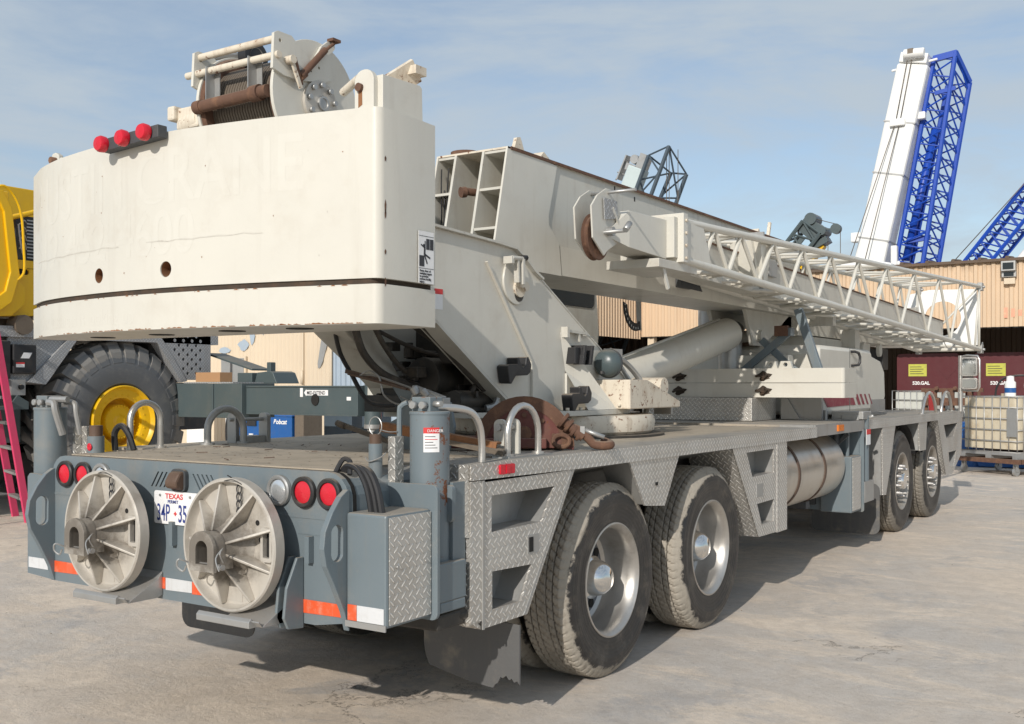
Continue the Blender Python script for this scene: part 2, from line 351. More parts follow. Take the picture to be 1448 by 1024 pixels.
    def build(s, name, mat, parent=None, loc=None, bevel=0, label=None, angle=35, off=None):
        if name in EACH and parent is not None:
            parts = s.islands()
            if len(parts) > 1: return [p._build(name, mat, parent, loc, bevel, label, angle, off) for p in parts][0]
        return s._build(name, mat, parent, loc, bevel, label, angle, off)
    def _build(s, name, mat, parent=None, loc=None, bevel=0, label=None, angle=35, off=None):
        me = bpy.data.meshes.new(name)
        o_ = Vector(off) if off is not None else (Vector(parent['_o']) if parent is not None and '_o' in parent else Vector((0, 0, 0)))
        me.from_pydata([tuple(Vector(v)-o_) for v in s.v], [], s.f)
        me.materials.append(M[mat] if isinstance(mat, str) else mat)
        bm = bmesh.new(); bm.from_mesh(me)
        bm.faces.ensure_lookup_table()
        for f, q in zip(bm.faces, s.sm): f.smooth = q or name in SMOOTH
        if not bevel: bmesh.ops.remove_doubles(bm, verts=bm.verts, dist=1e-6)
        bmesh.ops.recalc_face_normals(bm, faces=bm.faces)
        for e in bm.edges:
            if len(e.link_faces) == 2 and e.calc_face_angle(3.2) > R(angle): e.smooth = False
        bm.to_mesh(me); bm.free()
        ob = bpy.data.objects.new(name, me); COL.objects.link(ob)
        if parent is not None:
            ob.parent = parent
            ob['_o'] = tuple(o_)
        if loc: ob.location = loc
        if bevel:
            md = ob.modifiers.new('edge', 'BEVEL'); md.width = bevel; md.segments = 2; md.limit_method = 'ANGLE'; md.angle_limit = R(40)
        if label: ob['label'] = label
        return ob
def tag(o, label, cat, group=None, kind=None):
    if label: o['label'] = label
    if cat: o['category'] = cat
    if group: o['group'] = group
    if kind: o['kind'] = kind
    return o
def empty(name, loc, label, cat, group=None):
    o = bpy.data.objects.new(name, None); COL.objects.link(o); o.location = loc; o.empty_display_size = .2
    o['_o'] = tuple(loc); return tag(o, label, cat, group)
def copy_part(o, parent, loc=None):
    c = o.copy(); COL.objects.link(c); c.parent = parent
    if loc is not None: c.location = loc
    for ch in o.children: copy_part(ch, c)
    return c
def text(body, size, mat, parent, origin, right, up, name='lettering', thick=.001, sx=1., bold=0., align='LEFT', shear=0.):
    cu = bpy.data.curves.new(name, 'FONT'); cu.body = body; cu.size = size; cu.extrude = thick; cu.offset = bold; cu.align_x = align; cu.shear = shear
    tmp = bpy.data.objects.new(name, cu); COL.objects.link(tmp)
    dg = bpy.context.evaluated_depsgraph_get(); me = bpy.data.meshes.new_from_object(tmp.evaluated_get(dg))
    COL.objects.unlink(tmp); bpy.data.objects.remove(tmp)
    r = Vector(right).normalized(); u = Vector(up).normalized(); n = r.cross(u)
    mt = Matrix((r*sx, u, n)).transposed().to_4x4(); mt.translation = Vector(origin)-Vector(parent['_o'])
    me.transform(mt); me.materials.clear(); me.materials.append(M[mat])
    ob = bpy.data.objects.new(name, me); COL.objects.link(ob); ob.parent = parent; ob['_o'] = tuple(parent['_o'])
    return ob
def disc_poly(c, r, n=24): return [(c[0]+r*math.cos(2*math.pi*i/n), c[1]+r*math.sin(2*math.pi*i/n)) for i in range(n)]
def rrect(x0, x1, y0, y1, r, n=5):
    out = []
    for cx, cy, a in ((x1-r, y1-r, 0), (x0+r, y1-r, 90), (x0+r, y0+r, 180), (x1-r, y0+r, 270)):
        out += [(cx+r*math.cos(R(a+90*i/n)), cy+r*math.sin(R(a+90*i/n))) for i in range(n+1)]
    return out
def lattice(m, A, B, nb, rc, rb, faces=((0, 1), (1, 2), (2, 3), (3, 0)), n=6, cross=True):
    """four-chord lattice; A, B lists of 4 corner points at each end"""
    A = [Vector(p) for p in A]; B = [Vector(p) for p in B]
    for a, b in zip(A, B): m.cyl(a, b, rc, n)
    for i, j in faces:
        for k in range(nb):
            t0, t1, tm = k/nb, (k+1)/nb, (k+.5)/nb
            m.cyl(A[i].lerp(B[i], t0), A[j].lerp(B[j], tm), rb, 5, caps=False)
            m.cyl(A[j].lerp(B[j], tm), A[i].lerp(B[i], t1), rb, 5, caps=False)
        if cross: m.cyl(A[i], A[j], rb, 5); m.cyl(B[i], B[j], rb, 5)
    return m
# ------------------------------------------------------------------ the truck crane
T = empty('truck_crane', (.05, 4., 0), 'cream and blue-grey mobile crane truck with retracted boom, seen from its rear right corner', 'truck crane')
XR, XL = 1.30, -1.20
# chassis below the deck
f = MB()
for x in (-.42, .40): f.box(x, x+.12, -1.62, 10.0, .62, 1.12)
for y in (-1.3, -.5, .85, 2.4, 4.0, 5.6, 7.8, 9.6): f.box(-.42, .52, y, y+.12, .66, 1.08)
f.box(-.95, 1.05, -1.58, -1.2, .70, 1.19); f.box(-.9, 1.0, 2.2, 2.75, .62, 1.17); f.box(-.8, .95, 4.72, 5.1, .5, 1.17)
f.box(-.5, .6, 5.8, 9.9, .55, 1.15)
frame = f.build('chassis_frame', 'darkgrey', T)
for y in (.15, 1.54, 7.05, 8.60):
    a = MB(); a.cyl((-1.0, y, .53), (1.1, y, .53), .07, 16); a.lathe([(-.2, .02), (-.18, .14), (-.08, .21), (.08, .21), (.18, .14), (.2, .02)], (.05, y, .53)); a.build('axle', 'darkgrey', T)
# deck
f = MB()
f.prism([(-.86, -1.79), (.965, -1.79), (.975, -1.30), (XR, -1.30), (XR, 3.63), (XL, 3.63), (XL, -1.30), (-.86, -1.30)], 'z', 1.200, 1.268)
deck = f.build('deck', 'deck', T)
f = MB(); f.prism([(XL, 3.63), (1.285, 3.63), (1.285, 5.20), (XL, 5.20)], 'z', 1.205, 1.285)
f.prism([(XL, 5.20), (1.25, 5.20), (1.25, 10.25), (XL, 10.25)], 'z', 1.20, 1.272)
f.build('deck', 'deck', T)
f = MB(); f.prism([(-1.3, 1.20), (-1.3, 1.272), (3.64, 1.272), (3.64, 1.186), (-.2, 1.19)], 'x', XR+.002, XR+.012)
f.box(XR-.10, XR-.0, -1.312, -1.300, .95, 1.27)
f.build('deck_edge', 'tread', T)
f = MB(); f.box(1.287, 1.30, 3.632, 5.12, 1.19, 1.288); f.box(1.0, 1.287, 3.615, 3.631, 1.19, 1.288); f.build('deck_edge', 'galv', T)
f = MB(); f.box(1.252, 1.27, 5.28, 10.25, 1.19, 1.275); f.box(1.05, 1.252, 5.262, 5.28, 1.2, 1.275); f.build('deck_edge', 'tread', T)
# rear panel
f = MB()
def rp():
    p = [(-.95, .62), (.9, .62), (1.085, .65), (1.085, 1.12)]
    p += [(1.085-.11+.11*math.cos(R(a)), 1.152+.11*math.sin(R(a))) for a in (10, 30, 50, 70, 90)]
    p += [(-.95+.10+.10*math.cos(R(a)), 1.162+.10*math.sin(R(a))) for a in (90, 110, 130, 150, 170)]
    return p
louv = []
for i in range(5):
    x = -.165+.030*i; louv.append([(x, 1.143), (x+.011, 1.143), (x+.061, 1.215), (x+.050, 1.215)])
    x = .128+.030*i; louv.append([(x+.050, 1.143), (x+.061, 1.143), (x+.011, 1.215), (x, 1.215)])
f.prism(rp(), 'y', -1.84, -1.815, louv)
f.prism([(x*.995, z-.002) for x, z in rp()], 'y', -1.79, -1.30)
rear = f.build('rear_panel', 'grey', T)
f = MB(); f.prism(rp(), 'y', -1.814, -1.792); f.build('panel_backing', 'dark', rear)
f = MB(); f.box(-.94, 1.08, -1.843, -1.8, 1.062, 1.072); f.build('weld_seam', 'grey', rear)
f = MB(); f.box(.80, .975, -1.843, -1.8, .995, 1.045); f.build('patch_plate', 'grey', rear)
# tail lights
for x, mt in ((.987, 'red'), (.842, 'red'), (.696, 'lampglass'), (-.824, 'red'), (-.677, 'red'), (-.53, 'lampglass')):
    h = MB(); h.lathe([(.0, .066), (-.016, .066), (-.022, .060), (-.020, .049), (-.004, .047), (.0, .047)], (x, -1.842, 1.172), 'y', 32)
    hs = h.build('tail_light', 'black' if mt == 'red' else 'galv', T)
    l = MB(); l.lathe([(-.004, .048), (-.014, .046), (-.020, .03), (-.022, .001)], (x, -1.842, 1.172), 'y', 32); l.build('lens', mt, hs)
h = MB(); h.prism(rrect(.0, .105, 1.13, 1.235, .03), 'y', -1.86, -1.842); lp = h.build('plate_lamp', 'darkgrey', T)
h = MB(); h.prism([(-1.842, 1.135), (-1.90, 1.15), (-1.905, 1.18), (-1.88, 1.22), (-1.842, 1.228)], 'x', .012, .092); h.build('lens', 'strap', lp, bevel=.01)
# licence plate
h = MB(); h.prism(rrect(-.125, .18, .975, 1.128, .012), 'y', -1.852, -1.845); pl = h.build('license_plate', 'white', T, bevel=.002)
XN, ZU = (1, 0, 0), (0, 0, 1)
text('TEXAS', .034, 'inkred', pl, (-.045, -1.8525, 1.094), XN, ZU, sx=1.25, bold=.0006)
text('PERMIT', .021, 'inkblue', pl, (-.028, -1.8525, 1.073), XN, ZU, sx=1.1, bold=.0003)
text('34P', .112, 'inkblue', pl, (-.106, -1.8525, .990), XN, ZU, sx=.56, bold=.0004)
text('+', .034, 'inkred', pl, (.016, -1.8525, 1.014), XN, ZU, bold=.002)
text('35', .112, 'inkblue', pl, (.045, -1.8525, .990), XN, ZU, sx=.56, bold=.0012)
for x in (-.08, .13):
    h = MB(); h.cyl((x, -1.852, 1.108), (x, -1.857, 1.108), .006, 10); h.build('bolt', 'galv', pl)
# reflective tape
for x0, x1, mt in ((-.93, -.70, 'tapered'), (-.19, -.055, 'tapered'), (-.053, .13, 'tapewhite'), (.132, .28, 'tapered'), (.82, 1.06, 'tapered')):
    h = MB(); h.prism([(x0, .665), (x1, .67), (x1, .722), (x0, .722)], 'y', -1.8440, -1.8415); h.build('reflective_tape', mt, T)
for x0, x1, mt in ((-1.155, -.985, 'tapewhite'),):
    h = MB(); h.box(x0, x1, -1.8440, -1.8405, .668, .722); h.build('reflective_tape', mt, T)
h = MB(); h.box(1.10, 1.148, -1.8640, -1.8605, .672, .735); h.build('reflective_tape', 'tapered', T)
h = MB(); h.box(1.15, 1.29, -1.8640, -1.8605, .672, .735); h.build('reflective_tape', 'tapewhite', T)
# wings / hook plates
h = MB(); h.prism([(-1.17, .635), (-.952, .622), (-.952, 1.15), (-1.15, 1.16), (-1.17, 1.14)], 'y', -1.84, -1.82); h.build('bumper_wing', 'grey', T)
h = MB(); h.box(-1.17, -.96, -1.82, -1.45, .64, 1.12); h.build('outrigger_box', 'grey', T, bevel=.008)
def hookplate(x):
    prof = [(-1.838, .62), (-1.845, .62), (-1.87, .70), (-1.93, .82), (-1.975, .90), (-1.99, .97), (-1.98, 1.04), (-1.94, 1.11), (-1.89, 1.17), (-1.85, 1.195), (-1.838, 1.195)]
    slot = [(-1.912+.034*math.cos(R(a)), .985+(.04 if math.sin(R(a)) > 0 else -.04)+.034*math.sin(R(a))) for a in range(5, 365, 20)]
    h = MB(); h.prism(prof, 'x', x-.014, x+.014, [slot]); return h.build('hook_plate', 'grey', T, bevel=.003)
hookplate(-.94); hookplate(1.075)
h = MB(); h.prism([(-1.842, .60), (-1.93, .61), (-1.955, .66), (-1.94, .78), (-1.88, .90), (-1.842, .90)], 'x', .775, .79); h.prism([(-1.842, .60), (-1.93, .61), (-1.955, .66), (-1.94, .78), (-1.88, .90), (-1.842, .90)], 'x', .82, .835); h.build('lug_plate', 'grey', T, bevel=.004)
# right outrigger box
h = MB(); h.box(1.09, XR, -1.86, -1.575, .655, 1.105); ob = h.build('outrigger_box', 'grey', T, bevel=.01)
h = MB(); h.box(XR+.001, XR+.006, -1.845, -1.58, .668, 1.095); h.build('tread_cover', 'tread', ob)
h = MB(); h.cyl((XR+.006, -1.80, .895), (XR+.014, -1.80, .895), .008, 8); h.cyl((XR+.006, -1.615, .895), (XR+.012, -1.615, .895), .007, 8); h.build('bolt', 'galv', ob)
h = MB(); h.prism(rrect(1.02, 1.335, .64, 1.205, .03), 'y', -1.574, -1.556); h.build('outrigger_plate', 'grey', T, bevel=.003)
h = MB(); h.box(1.088, 1.30, -1.866, -1.86, .645, .67); h.build('lip', 'galv', ob)
h = MB()
for i, dx in enumerate((0, .03, .055)):
    h.tube([(.98+dx*.4, -1.76, 1.262), (1.02+dx*.5, -1.77, 1.285), (1.09+dx, -1.785, 1.27), (1.14+dx, -1.79, 1.20), (1.165+dx, -1.79, 1.10)], .014, 8, 5)
h.tube([(.97, -1.80, 1.25), (.985, -1.765, 1.31), (1.02, -1.76, 1.30), (1.035, -1.78, 1.25)], .011, 8, 4)
h.build('hydraulic_hose', 'black', T)
# jack cylinders
def jack(x, y, r, z0, z1, mt):
    h = MB(); h.cyl((x, y, z0), (x, y, z1), r, 40); j = h.build('outrigger_jack', mt, T)
    h = MB(); h.lathe([(0, r+.003), (.012, r+.003), (.014, r-.01), (.014, .001)], (x, y, z1), 'z', 40)
    h.box(x-r*.72, x+r*.45, y-r*.55, y+r*.5, z1+.008, z1+.075); h.build('cylinder_head', mt, j, bevel=.004)
    h = MB()
    for dx, dy in ((-.4, -.6), (.2, -.6)): h.cyl((x+dx*r, y+dy*r-.005, z1+.04), (x+dx*r, y+dy*r-.03, z1+.04), .016, 8)
    h.cyl((x+r*.4, y-.2*r, z1+.045), (x+r*.9, y-.2*r, z1+.045), .014, 8)
    h.cyl((x-r*.7, y-.2*r, z1+.045), (x-r*1.15, y-.2*r, z1+.045), .014, 8)
    h.build('hose_fitting', 'galv', j); return j
j1 = jack(1.19, -1.44, .086, .80, 1.495, 'greyrust')
jack(-1.168, -1.71, .083, .62, 1.49, 'grey')
h = MB(); h.box(1.205, 1.275, -1.535, -1.530, 1.36, 1.445)
# sticker follows the cylinder
def curved(cx, cy, r, a0, a1, z0, z1, name, mt, par):
    h = MB(); n = 6; vs = []
    for i in range(n+1):
        a = R(a0+(a1-a0)*i/n); vs += [(cx+r*math.cos(a), cy+r*math.sin(a), z0), (cx+r*math.cos(a), cy+r*math.sin(a), z1)]
    h.add(vs, [(2*i, 2*i+2, 2*i+3, 2*i+1) for i in range(n)], True); return h.build(name, mt, par)
curved(1.19, -1.44, .0872, -70, -24, 1.335, 1.44, 'warning_sticker', 'white', j1)
curved(1.19, -1.44, .0876, -70, -24, 1.415, 1.44, 'sticker_band', 'inkred', j1)
for k in range(5): curved(1.19, -1.44, .0876, -66, -30-(k % 3)*6, 1.352+.012*k, 1.355+.012*k, 'sticker_text', 'ink' if k != 3 else 'inkred', j1)
text('DANGER', .017, 'white', j1, (1.237, -1.5175, 1.4205), (.7, .714, 0), ZU)
h = MB(); h.tube([(1.115, -1.50, 1.545), (1.09, -1.51, 1.53), (1.083, -1.515, 1.49), (1.083, -1.515, 1.20)], .012, 8, 4); h.build('hydraulic_pipe', 'grey', T)
h = MB(); h.box(1.11, 1.31, -1.53, -1.335, .70, .865); h.box(1.13, 1.31, -1.52, -1.34, .655, .70); h.build('jack_socket', 'grey', T, bevel=.006)
h = MB(); h.box(1.0, 1.285, -1.40, -1.31, .86, 1.20); h.prism(rrect(1.23, 1.30, 1.03, 1.19, .02), 'y', -1.425, -1.40); h.build('jack_bracket', 'grey', T, bevel=.004)
h = MB(); h.prism(rrect(1.155, 1.175, .99, 1.11, .008), 'y', -1.552, -1.53); h.build('jack_tab', 'grey', T, bevel=.003)
h = MB(); h.box(1.055, 1.095, -1.56, -1.50, 1.16, 1.40); h.build('tread_angle', 'tread', T, bevel=.003)
h = MB(); h.box(.93, 1.28, -1.5, -1.2, .57, .64); h.tube([(1.05, -1.5, .63), (1.15, -1.45, .62), (1.25, -1.35, .61), (1.28, -1.22, .62)], .03, 8, 3); h.build('crossmember', 'engine', T, bevel=.02)
# pin with ring left of the jack
h = MB(); h.cyl((1.02, -1.60, 1.20), (1.02, -1.60, 1.37), .03, 20); pn = h.build('locking_pin', 'grey', T)
h = MB(); h.cyl((1.02, -1.60, 1.37), (1.02, -1.60, 1.41), .026, 20); h.build('pin_cap', 'strap', pn)
h = MB(); h.tube([(1.02+.035*math.sin(2*math.pi*i/18), -1.60, 1.445+.04*math.cos(2*math.pi*i/18)) for i in range(18)], .0025, 6, closed=True)
h.tube([(1.045, -1.60, 1.43), (1.07, -1.57, 1.42), (1.085, -1.53, 1.42)], .0025, 5, 3); h.tube([(.99, -1.63, 1.31), (1.02, -1.64, 1.295), (1.06, -1.62, 1.31), (1.07, -1.59, 1.33)], .003, 5, 4); h.build('pin_ring', 'galv', pn)
# left rear hardware: hoses, tread plate, red-capped pin
h = MB(); h.box(-1.06, -.93, -1.60, -1.585, 1.25, 1.40); h.box(-1.075, -1.055, -1.64, -1.585, 1.10, 1.40); h.build('tread_angle', 'tread', T)
h = MB(); h.cyl((-.845, -1.66, 1.22), (-.845, -1.66, 1.355), .042, 20); pn = h.build('locking_pin', 'grey', T)
h = MB(); h.cyl((-.845, -1.66, 1.355), (-.845, -1.66, 1.41), .034, 20); h.build('pin_cap', 'strap', pn)
h = MB(); h.lathe([(0, .001), (-.003, .015), (0, .02)], (-.84, -1.703, 1.30), 'y', 12); h.build('red_mark', 'red', pn)
h = MB(); h.tube([(-1.11, -1.76, 1.53), (-1.06, -1.76, 1.525), (-1.045, -1.76, 1.48), (-1.045, -1.72, 1.36)], .019, 8, 4); h.tube([(-1.08, -1.68, 1.53), (-1.0, -1.68, 1.525), (-.985, -1.68, 1.47), (-.98, -1.66, 1.36)], .014, 8, 4)
h.cyl((-1.12, -1.74, 1.545), (-1.0, -1.72, 1.545), .017, 8); h.build('hydraulic_hose', 'galv', T)
h = MB(); h.tube([(-.96, -1.46, 1.265), (-.965, -1.46, 1.36), (-.92, -1.45, 1.40), (-.87, -1.44, 1.35), (-.84, -1.43, 1.27)], .017, 8, 5); h.build('hydraulic_hose', 'black', T)
def hoop(p0, p1, z0, z1, r, mt='rail', base=True):
    p0, p1 = Vector(p0), Vector(p1); c = (p0+p1)/2; w = (p1-p0)/2; rr = w.length
    pts = [(p0.x, p0.y, z0), (p0.x, p0.y, z1-rr)]+[tuple(c-w*math.cos(R(a)))[:2]+(z1-rr+rr*math.sin(R(a)),) for a in range(15, 180, 15)]+[(p1.x, p1.y, z1-rr), (p1.x, p1.y, z0)]
    h = MB(); h.tube(pts, r, 12); ob = h.build('grab_rail', mt, T)
    if base:
        b = MB()
        for p in (p0, p1): b.cyl((p.x, p.y, z0), (p.x, p.y, z0+.012), r*1.9, 12)
        b.build('rail_foot', mt, ob)
hoop((-.90, -1.41, 0), (-.90, -1.21, 0), 1.268, 1.525, .017)
hoop((1.17, -.80, 0), (1.17, -.52, 0), 1.275, 1.520, .017)
h = MB(); h.box(1.12, 1.22, -.86, -.46, 1.268, 1.276); h.build('mounting_plate', 'galv', T)
h = MB(); h.tube([(1.20, -1.46, 1.52), (1.235, -1.35, 1.522), (1.25, -1.22, 1.50), (1.255, -1.16, 1.44), (1.255, -1.14, 1.36), (1.255, -1.14, 1.27)], .017, 12, 5); h.build('grab_rail', 'rail', T)
hoop((-.92, -.86, 0), (-.89, -.61, 0), 1.268, 1.48, .022, 'galv')
hoop((1.15, 8.27, 0), (1.15, 9.15, 0), 1.27, 1.53, .02); hoop((1.15, 9.40, 0), (1.15, 10.1, 0), 1.27, 1.53, .02)
h = MB()
for x, y in ((-1.00, -.64), (-.94, -.44)): h.prism(rrect(x, x+.075, 1.10, 1.45, .03), 'y', y, y+.03)
h.cyl((-.96, -.66, 1.41), (-.90, -.40, 1.41), .012, 8); h.box(-1.0, -.88, -.61, -.44, 1.262, 1.31); h.build('stow_bracket', 'galv', T, bevel=.004)
h = MB()
for y in (-.70, -.58): h.prism(rrect(1.02, 1.09, 1.16, 1.45, .03), 'y', y, y+.02)
h.build('stow_bracket', 'creamB', T, bevel=.003)
h = MB(); h.box(.97, 1.20, -.76, -.52, 1.268, 1.274); h.cyl((1.055, -.72, 1.41), (1.055, -.54, 1.41), .018, 14); h.build('stow_pin', 'galv', T)
# side lockers with step recesses
def pocket(h, loop, x, d, dz=0):
    n = len(loop); a = [(x, p[0], p[1]) for p in loop]; b = [(x-d, p[0], p[1]) for p in loop]
    h.add(a+b, [(i, (i+1) % n, n+(i+1) % n, n+i) for i in range(n)]+[tuple(range(n, 2*n))])
def side_panel(name, outer, holes, x, d=.14, mt='tread', pmt='galv', thick=.012):
    h = MB(); h.prism(outer, 'x', x-thick, x, holes); p = h.build(name, mt, T)
    for lo in holes:
        q = MB(); pocket(q, lo, x-thick-.001, d); q.build('step_recess', pmt, p)
    return p
bodyR = MB(); bodyR.prism([(-1.295, .60), (-1.2, .535), (-.84, .54), (-.39, 1.195), (-1.295, 1.195)], 'x', XR-.30, XR-.155); bodyR.build('locker_body', 'darkgrey', T)
rd = side_panel('rear_locker', [(-1.195, .532), (-.835, .532), (-.385, 1.190), (-1.195, 1.186)], [[(-1.135, .956), (-.702, .956), (-.585, 1.120), (-1.135, 1.122)], [(-1.130, .606), (-.892, .602), (-.798, .764), (-1.130, .778)]], XR+.006)
h = MB(); h.box(XR-.05, XR-.003, -1.298, -1.21, .56, 1.195); h.box(XR-.003, XR+.006, -1.298, -1.212, .57, 1.195); h.build('corner_post', 'tread', T)
h = MB(); h.box(XR+.006, XR+.013, -1.212, -1.198, .53, 1.195); h.build('door_hinge', 'galv', rd)
h = MB(); h.obox((XR+.005, -.41, 1.188), (XR+.005, -.86, .534), .006, .012, (0, 1, 0)); h.build('door_trim', 'galv', rd)
h = MB(); h.prism([(-1.298, .60), (-1.21, .545), (-1.21, .53), (-1.31, .58)], 'x', XR-.1, XR); h.build('kick_plate', 'tread', rd)
h = MB(); h.box(XR+.006, XR+.010, -.835, -.735, .815, .905); lt = h.build('latch', 'galv', rd)
h = MB(); h.box(XR+.0101, XR+.0125, -.825, -.79, .825, .895); h.build('latch_paddle', 'dark', lt)
# slanted wheel-arch flange and inner fenders
h = MB(); h.add([(XR+.005, -.385, 1.19), (XR+.005, -.835, .532), (XR-.28, -.835, .532), (XR-.28, -.385, 1.19)], [(0, 1, 2, 3)]); h.build('arch_flange', 'tread', T)
h = MB()
for (y0, y1) in ((-.50, .28), (.90, 1.86)):
    pass
h.add([(XR-.02, -.38, 1.19), (XR-.02, 2.0, 1.19), (.92, 2.0, 1.10), (.92, -.38, 1.10)], [(0, 1, 2, 3)])
h.add([(.92, -.6, 1.12), (.92, 2.3, 1.12), (.60, 2.3, .90), (.60, -.6, .90)], [(0, 1, 2, 3)])
h.build('inner_fender', 'galv', T)
side_panel('arch_panel', [(.24, 1.188), (.436, .925), (.70, .90), (.905, 1.188)], [], XR+.002)
h = MB(); h.prism([(.255, 1.188), (.445, .93), (.69, .905), (.89, 1.188)], 'x', XR-.20, XR-.011); h.build('arch_panel_box', 'galv', T)
h = MB(); h.box(XR+.003, XR+.006, .57, .60, 1.03, 1.05); h.build('latch', 'dark', T)
l2 = side_panel('side_locker', [(1.776, 1.186), (2.28, .522), (2.66, .515), (2.66, 1.186)], [[(2.153, .963), (2.60, .967), (2.60, 1.145), (2.035, 1.145)], [(2.34, .604), (2.60, .604), (2.60, .768), (2.245, .764)]], XR+.006)
h = MB(); h.box(XR-.004, XR+.005, 2.672, 2.90, .507, 1.186); h.box(XR+.005, XR+.011, 2.66, 2.674, .51, 1.186); h.build('corner_post', 'tread', T)
h = MB(); h.add([(XR+.004, 1.776, 1.186), (XR+.004, 2.28, .522), (.95, 2.28, .522), (.95, 1.776, 1.186)], [(0, 1, 2, 3)]); h.build('arch_flange', 'tread', T)
h = MB(); h.prism([(1.80, 1.18), (2.29, .53), (2.88, .52), (2.88, 1.18)], 'x', XR-.35, XR-.16); h.build('locker_body', 'darkgrey', T)
h = MB(); h.box(XR+.006, XR+.010, 2.23, 2.36, .815, .905); h.build('latch', 'galv', l2)
# red marker lamp, amber lamp
h = MB(); h.prism(rrect(-1.085, -.965, 1.213, 1.258, .008), 'x', XR+.012, XR+.022); ml = h.build('marker_lamp', 'red', T, bevel=.002)
h = MB(); h.box(XR+.022, XR+.026, -1.04, -1.01, 1.218, 1.253); h.build('lens_rib', 'red', ml)
h = MB(); h.box(1.30, 1.312, 4.25, 4.42, 1.215, 1.27); h.build('marker_lamp', 'amber', T)
# fuel tank
tk = MB(); tk.lathe([(0, .001), (0, .27), (.012, .295), (.03, .31), (1.72, .31), (1.74, .295), (1.75, .27), (1.75, .001)], (.94, 2.95, .885), 'y', 64); tank = tk.build('fuel_tank', 'tank', T)
for y in (3.35, 4.05):
    h = MB(); h.lathe([(0, .3105), (0, .317), (.045, .317), (.045, .3105)], (.94, y, .885), 'y', 64, close=True); h.build('strap', 'strap', tank)
h = MB(); h.cyl((1.02, 3.05, 1.17), (1.06, 3.05, 1.225), .04, 16); h.cyl((1.0, 3.22, 1.18), (1.02, 3.5, 1.19), .02, 10); h.build('filler_cap', 'galv', tank)
h = MB(); h.box(.6, 1.1, 3.3, 3.4, .54, .6); h.box(.6, 1.1, 4.0, 4.1, .54, .6); h.cyl((.9, 3.4, .555), (.95, 3.6, .54), .03, 8); h.build('tank_bracket', 'darkgrey', tank)
# front outrigger
h = MB(); h.box(1.0, 1.29, 4.74, 5.05, .44, .96); ob = h.build('outrigger_box', 'grey', T, bevel=.01)
h = MB(); h.box(1.292, 1.297, 4.76, 5.03, .46, .95); h.build('tread_cover', 'tread', ob)
h = MB(); h.box(.75, 1.0, 4.78, 5.05, .45, 1.15); h.prism([(.98, .96), (1.27, .96), (1.27, 1.20), (1.16, 1.20)], 'y', 5.06, 5.08); h.box(1.22, 1.245, 4.80, 4.83, .95, 1.19)
h.prism(rrect(.95, 1.31, .42, 1.20, .02), 'y', 5.08, 5.10); h.build('outrigger_plate', 'grey', T, bevel=.003)
h = MB(); h.cyl((1.235, 5.28, .62), (1.235, 5.28, 1.33), .07, 24); h.build('outrigger_jack', 'grey', T)
h = MB(); h.box(1.14, 1.31, 5.12, 5.45, .50, .70); h.build('jack_socket', 'galv', T, bevel=.005)
h = MB(); h.box(1.10, 1.26, 5.08, 5.14, 1.285, 1.34); h.box(1.0, 1.3, 5.1, 5.4, 1.295, 1.37); h.cyl((.94, 5.1, 1.27), (.94, 5.1, 1.38), .025, 10); h.cyl((1.33, 5.2, 1.31), (1.37, 5.2, 1.33), .02, 8); h.build('valve_block', 'galv', T, bevel=.006)
h = MB(); h.box(1.312, 1.316, 5.16, 5.30, 1.05, 1.20); ws = h.build('warning_sticker', 'white', T)
h = MB(); h.box(1.3161, 1.318, 5.16, 5.30, 1.15, 1.20); h.build('sticker_band', 'inkred', ws)
h = MB()
h.tube([(.72, 4.4, 1.1), (.8, 4.6, 1.0), (1.0, 4.72, .9), (1.02, 4.74, .7)], .02, 8, 4); h.cyl((1.16, 4.70, .98), (1.16, 4.70, 1.19), .03, 12); h.obox((1.05, 4.7, .97), (1.27, 4.7, 1.17), .03, .03)
h.build('hydraulic_pipe', 'darkgrey', T)
# front arches
h = MB(); h.box(.98, 1.25, 5.955, 5.97, .50, 1.2); h.build('mudguard_plate', 'galv', T)
side_panel('arch_panel', [(5.955, 1.19), (5.975, .50), (6.10, .49), (6.25, .72), (6.42, 1.05), (6.50, 1.19)], [], 1.265)
h = MB(); h.add([(1.264, 6.50, 1.19), (1.264, 6.25, .72), (.9, 6.25, .72), (.9, 6.50, 1.19)], [(0, 1, 2, 3)]); h.build('arch_flange', 'tread', T)
side_panel('arch_panel', [(7.60, 1.19), (7.66, .86), (7.98, .86), (8.05, 1.19)], [], 1.262)
h = MB(); h.box(.95, 1.249, 7.62, 8.03, .87, 1.19); h.build('arch_panel_box', 'galv', T)
h = MB(); h.add([(1.25, 6.4, 1.19), (1.25, 9.2, 1.19), (.80, 9.2, 1.15), (.80, 6.4, 1.15)], [(0, 1, 2, 3)]); h.build('inner_fender', 'darkgrey', T)
for yc in (7.05, 8.60):
    h = MB(); pts = [(yc+.66*math.cos(R(a)), .56+.63*math.sin(R(a))) for a in range(25, 156, 10)]
    vs = [(x, p[0], p[1]) for p in pts for x in (.80, 1.22)]
    h.add(vs, [(2*i, 2*i+1, 2*i+3, 2*i+2) for i in range(len(pts)-1)], True); h.build('wheel_fender', 'black', T)
fp = side_panel('front_locker', [(8.62, 1.19), (9.10, .485), (9.50, .465), (10.13, .70), (10.20, 1.19)], [[(9.13, .95), (9.60, .95), (9.85, 1.12), (8.98, 1.12)], [(9.35, .58), (9.62, .56), (9.78, .76), (9.28, .76)]], 1.268)
h = MB(); h.add([(1.267, 8.62, 1.19), (1.267, 9.10, .485), (.9, 9.10, .485), (.9, 8.62, 1.19)], [(0, 1, 2, 3)]); h.build('arch_flange', 'tread', T)
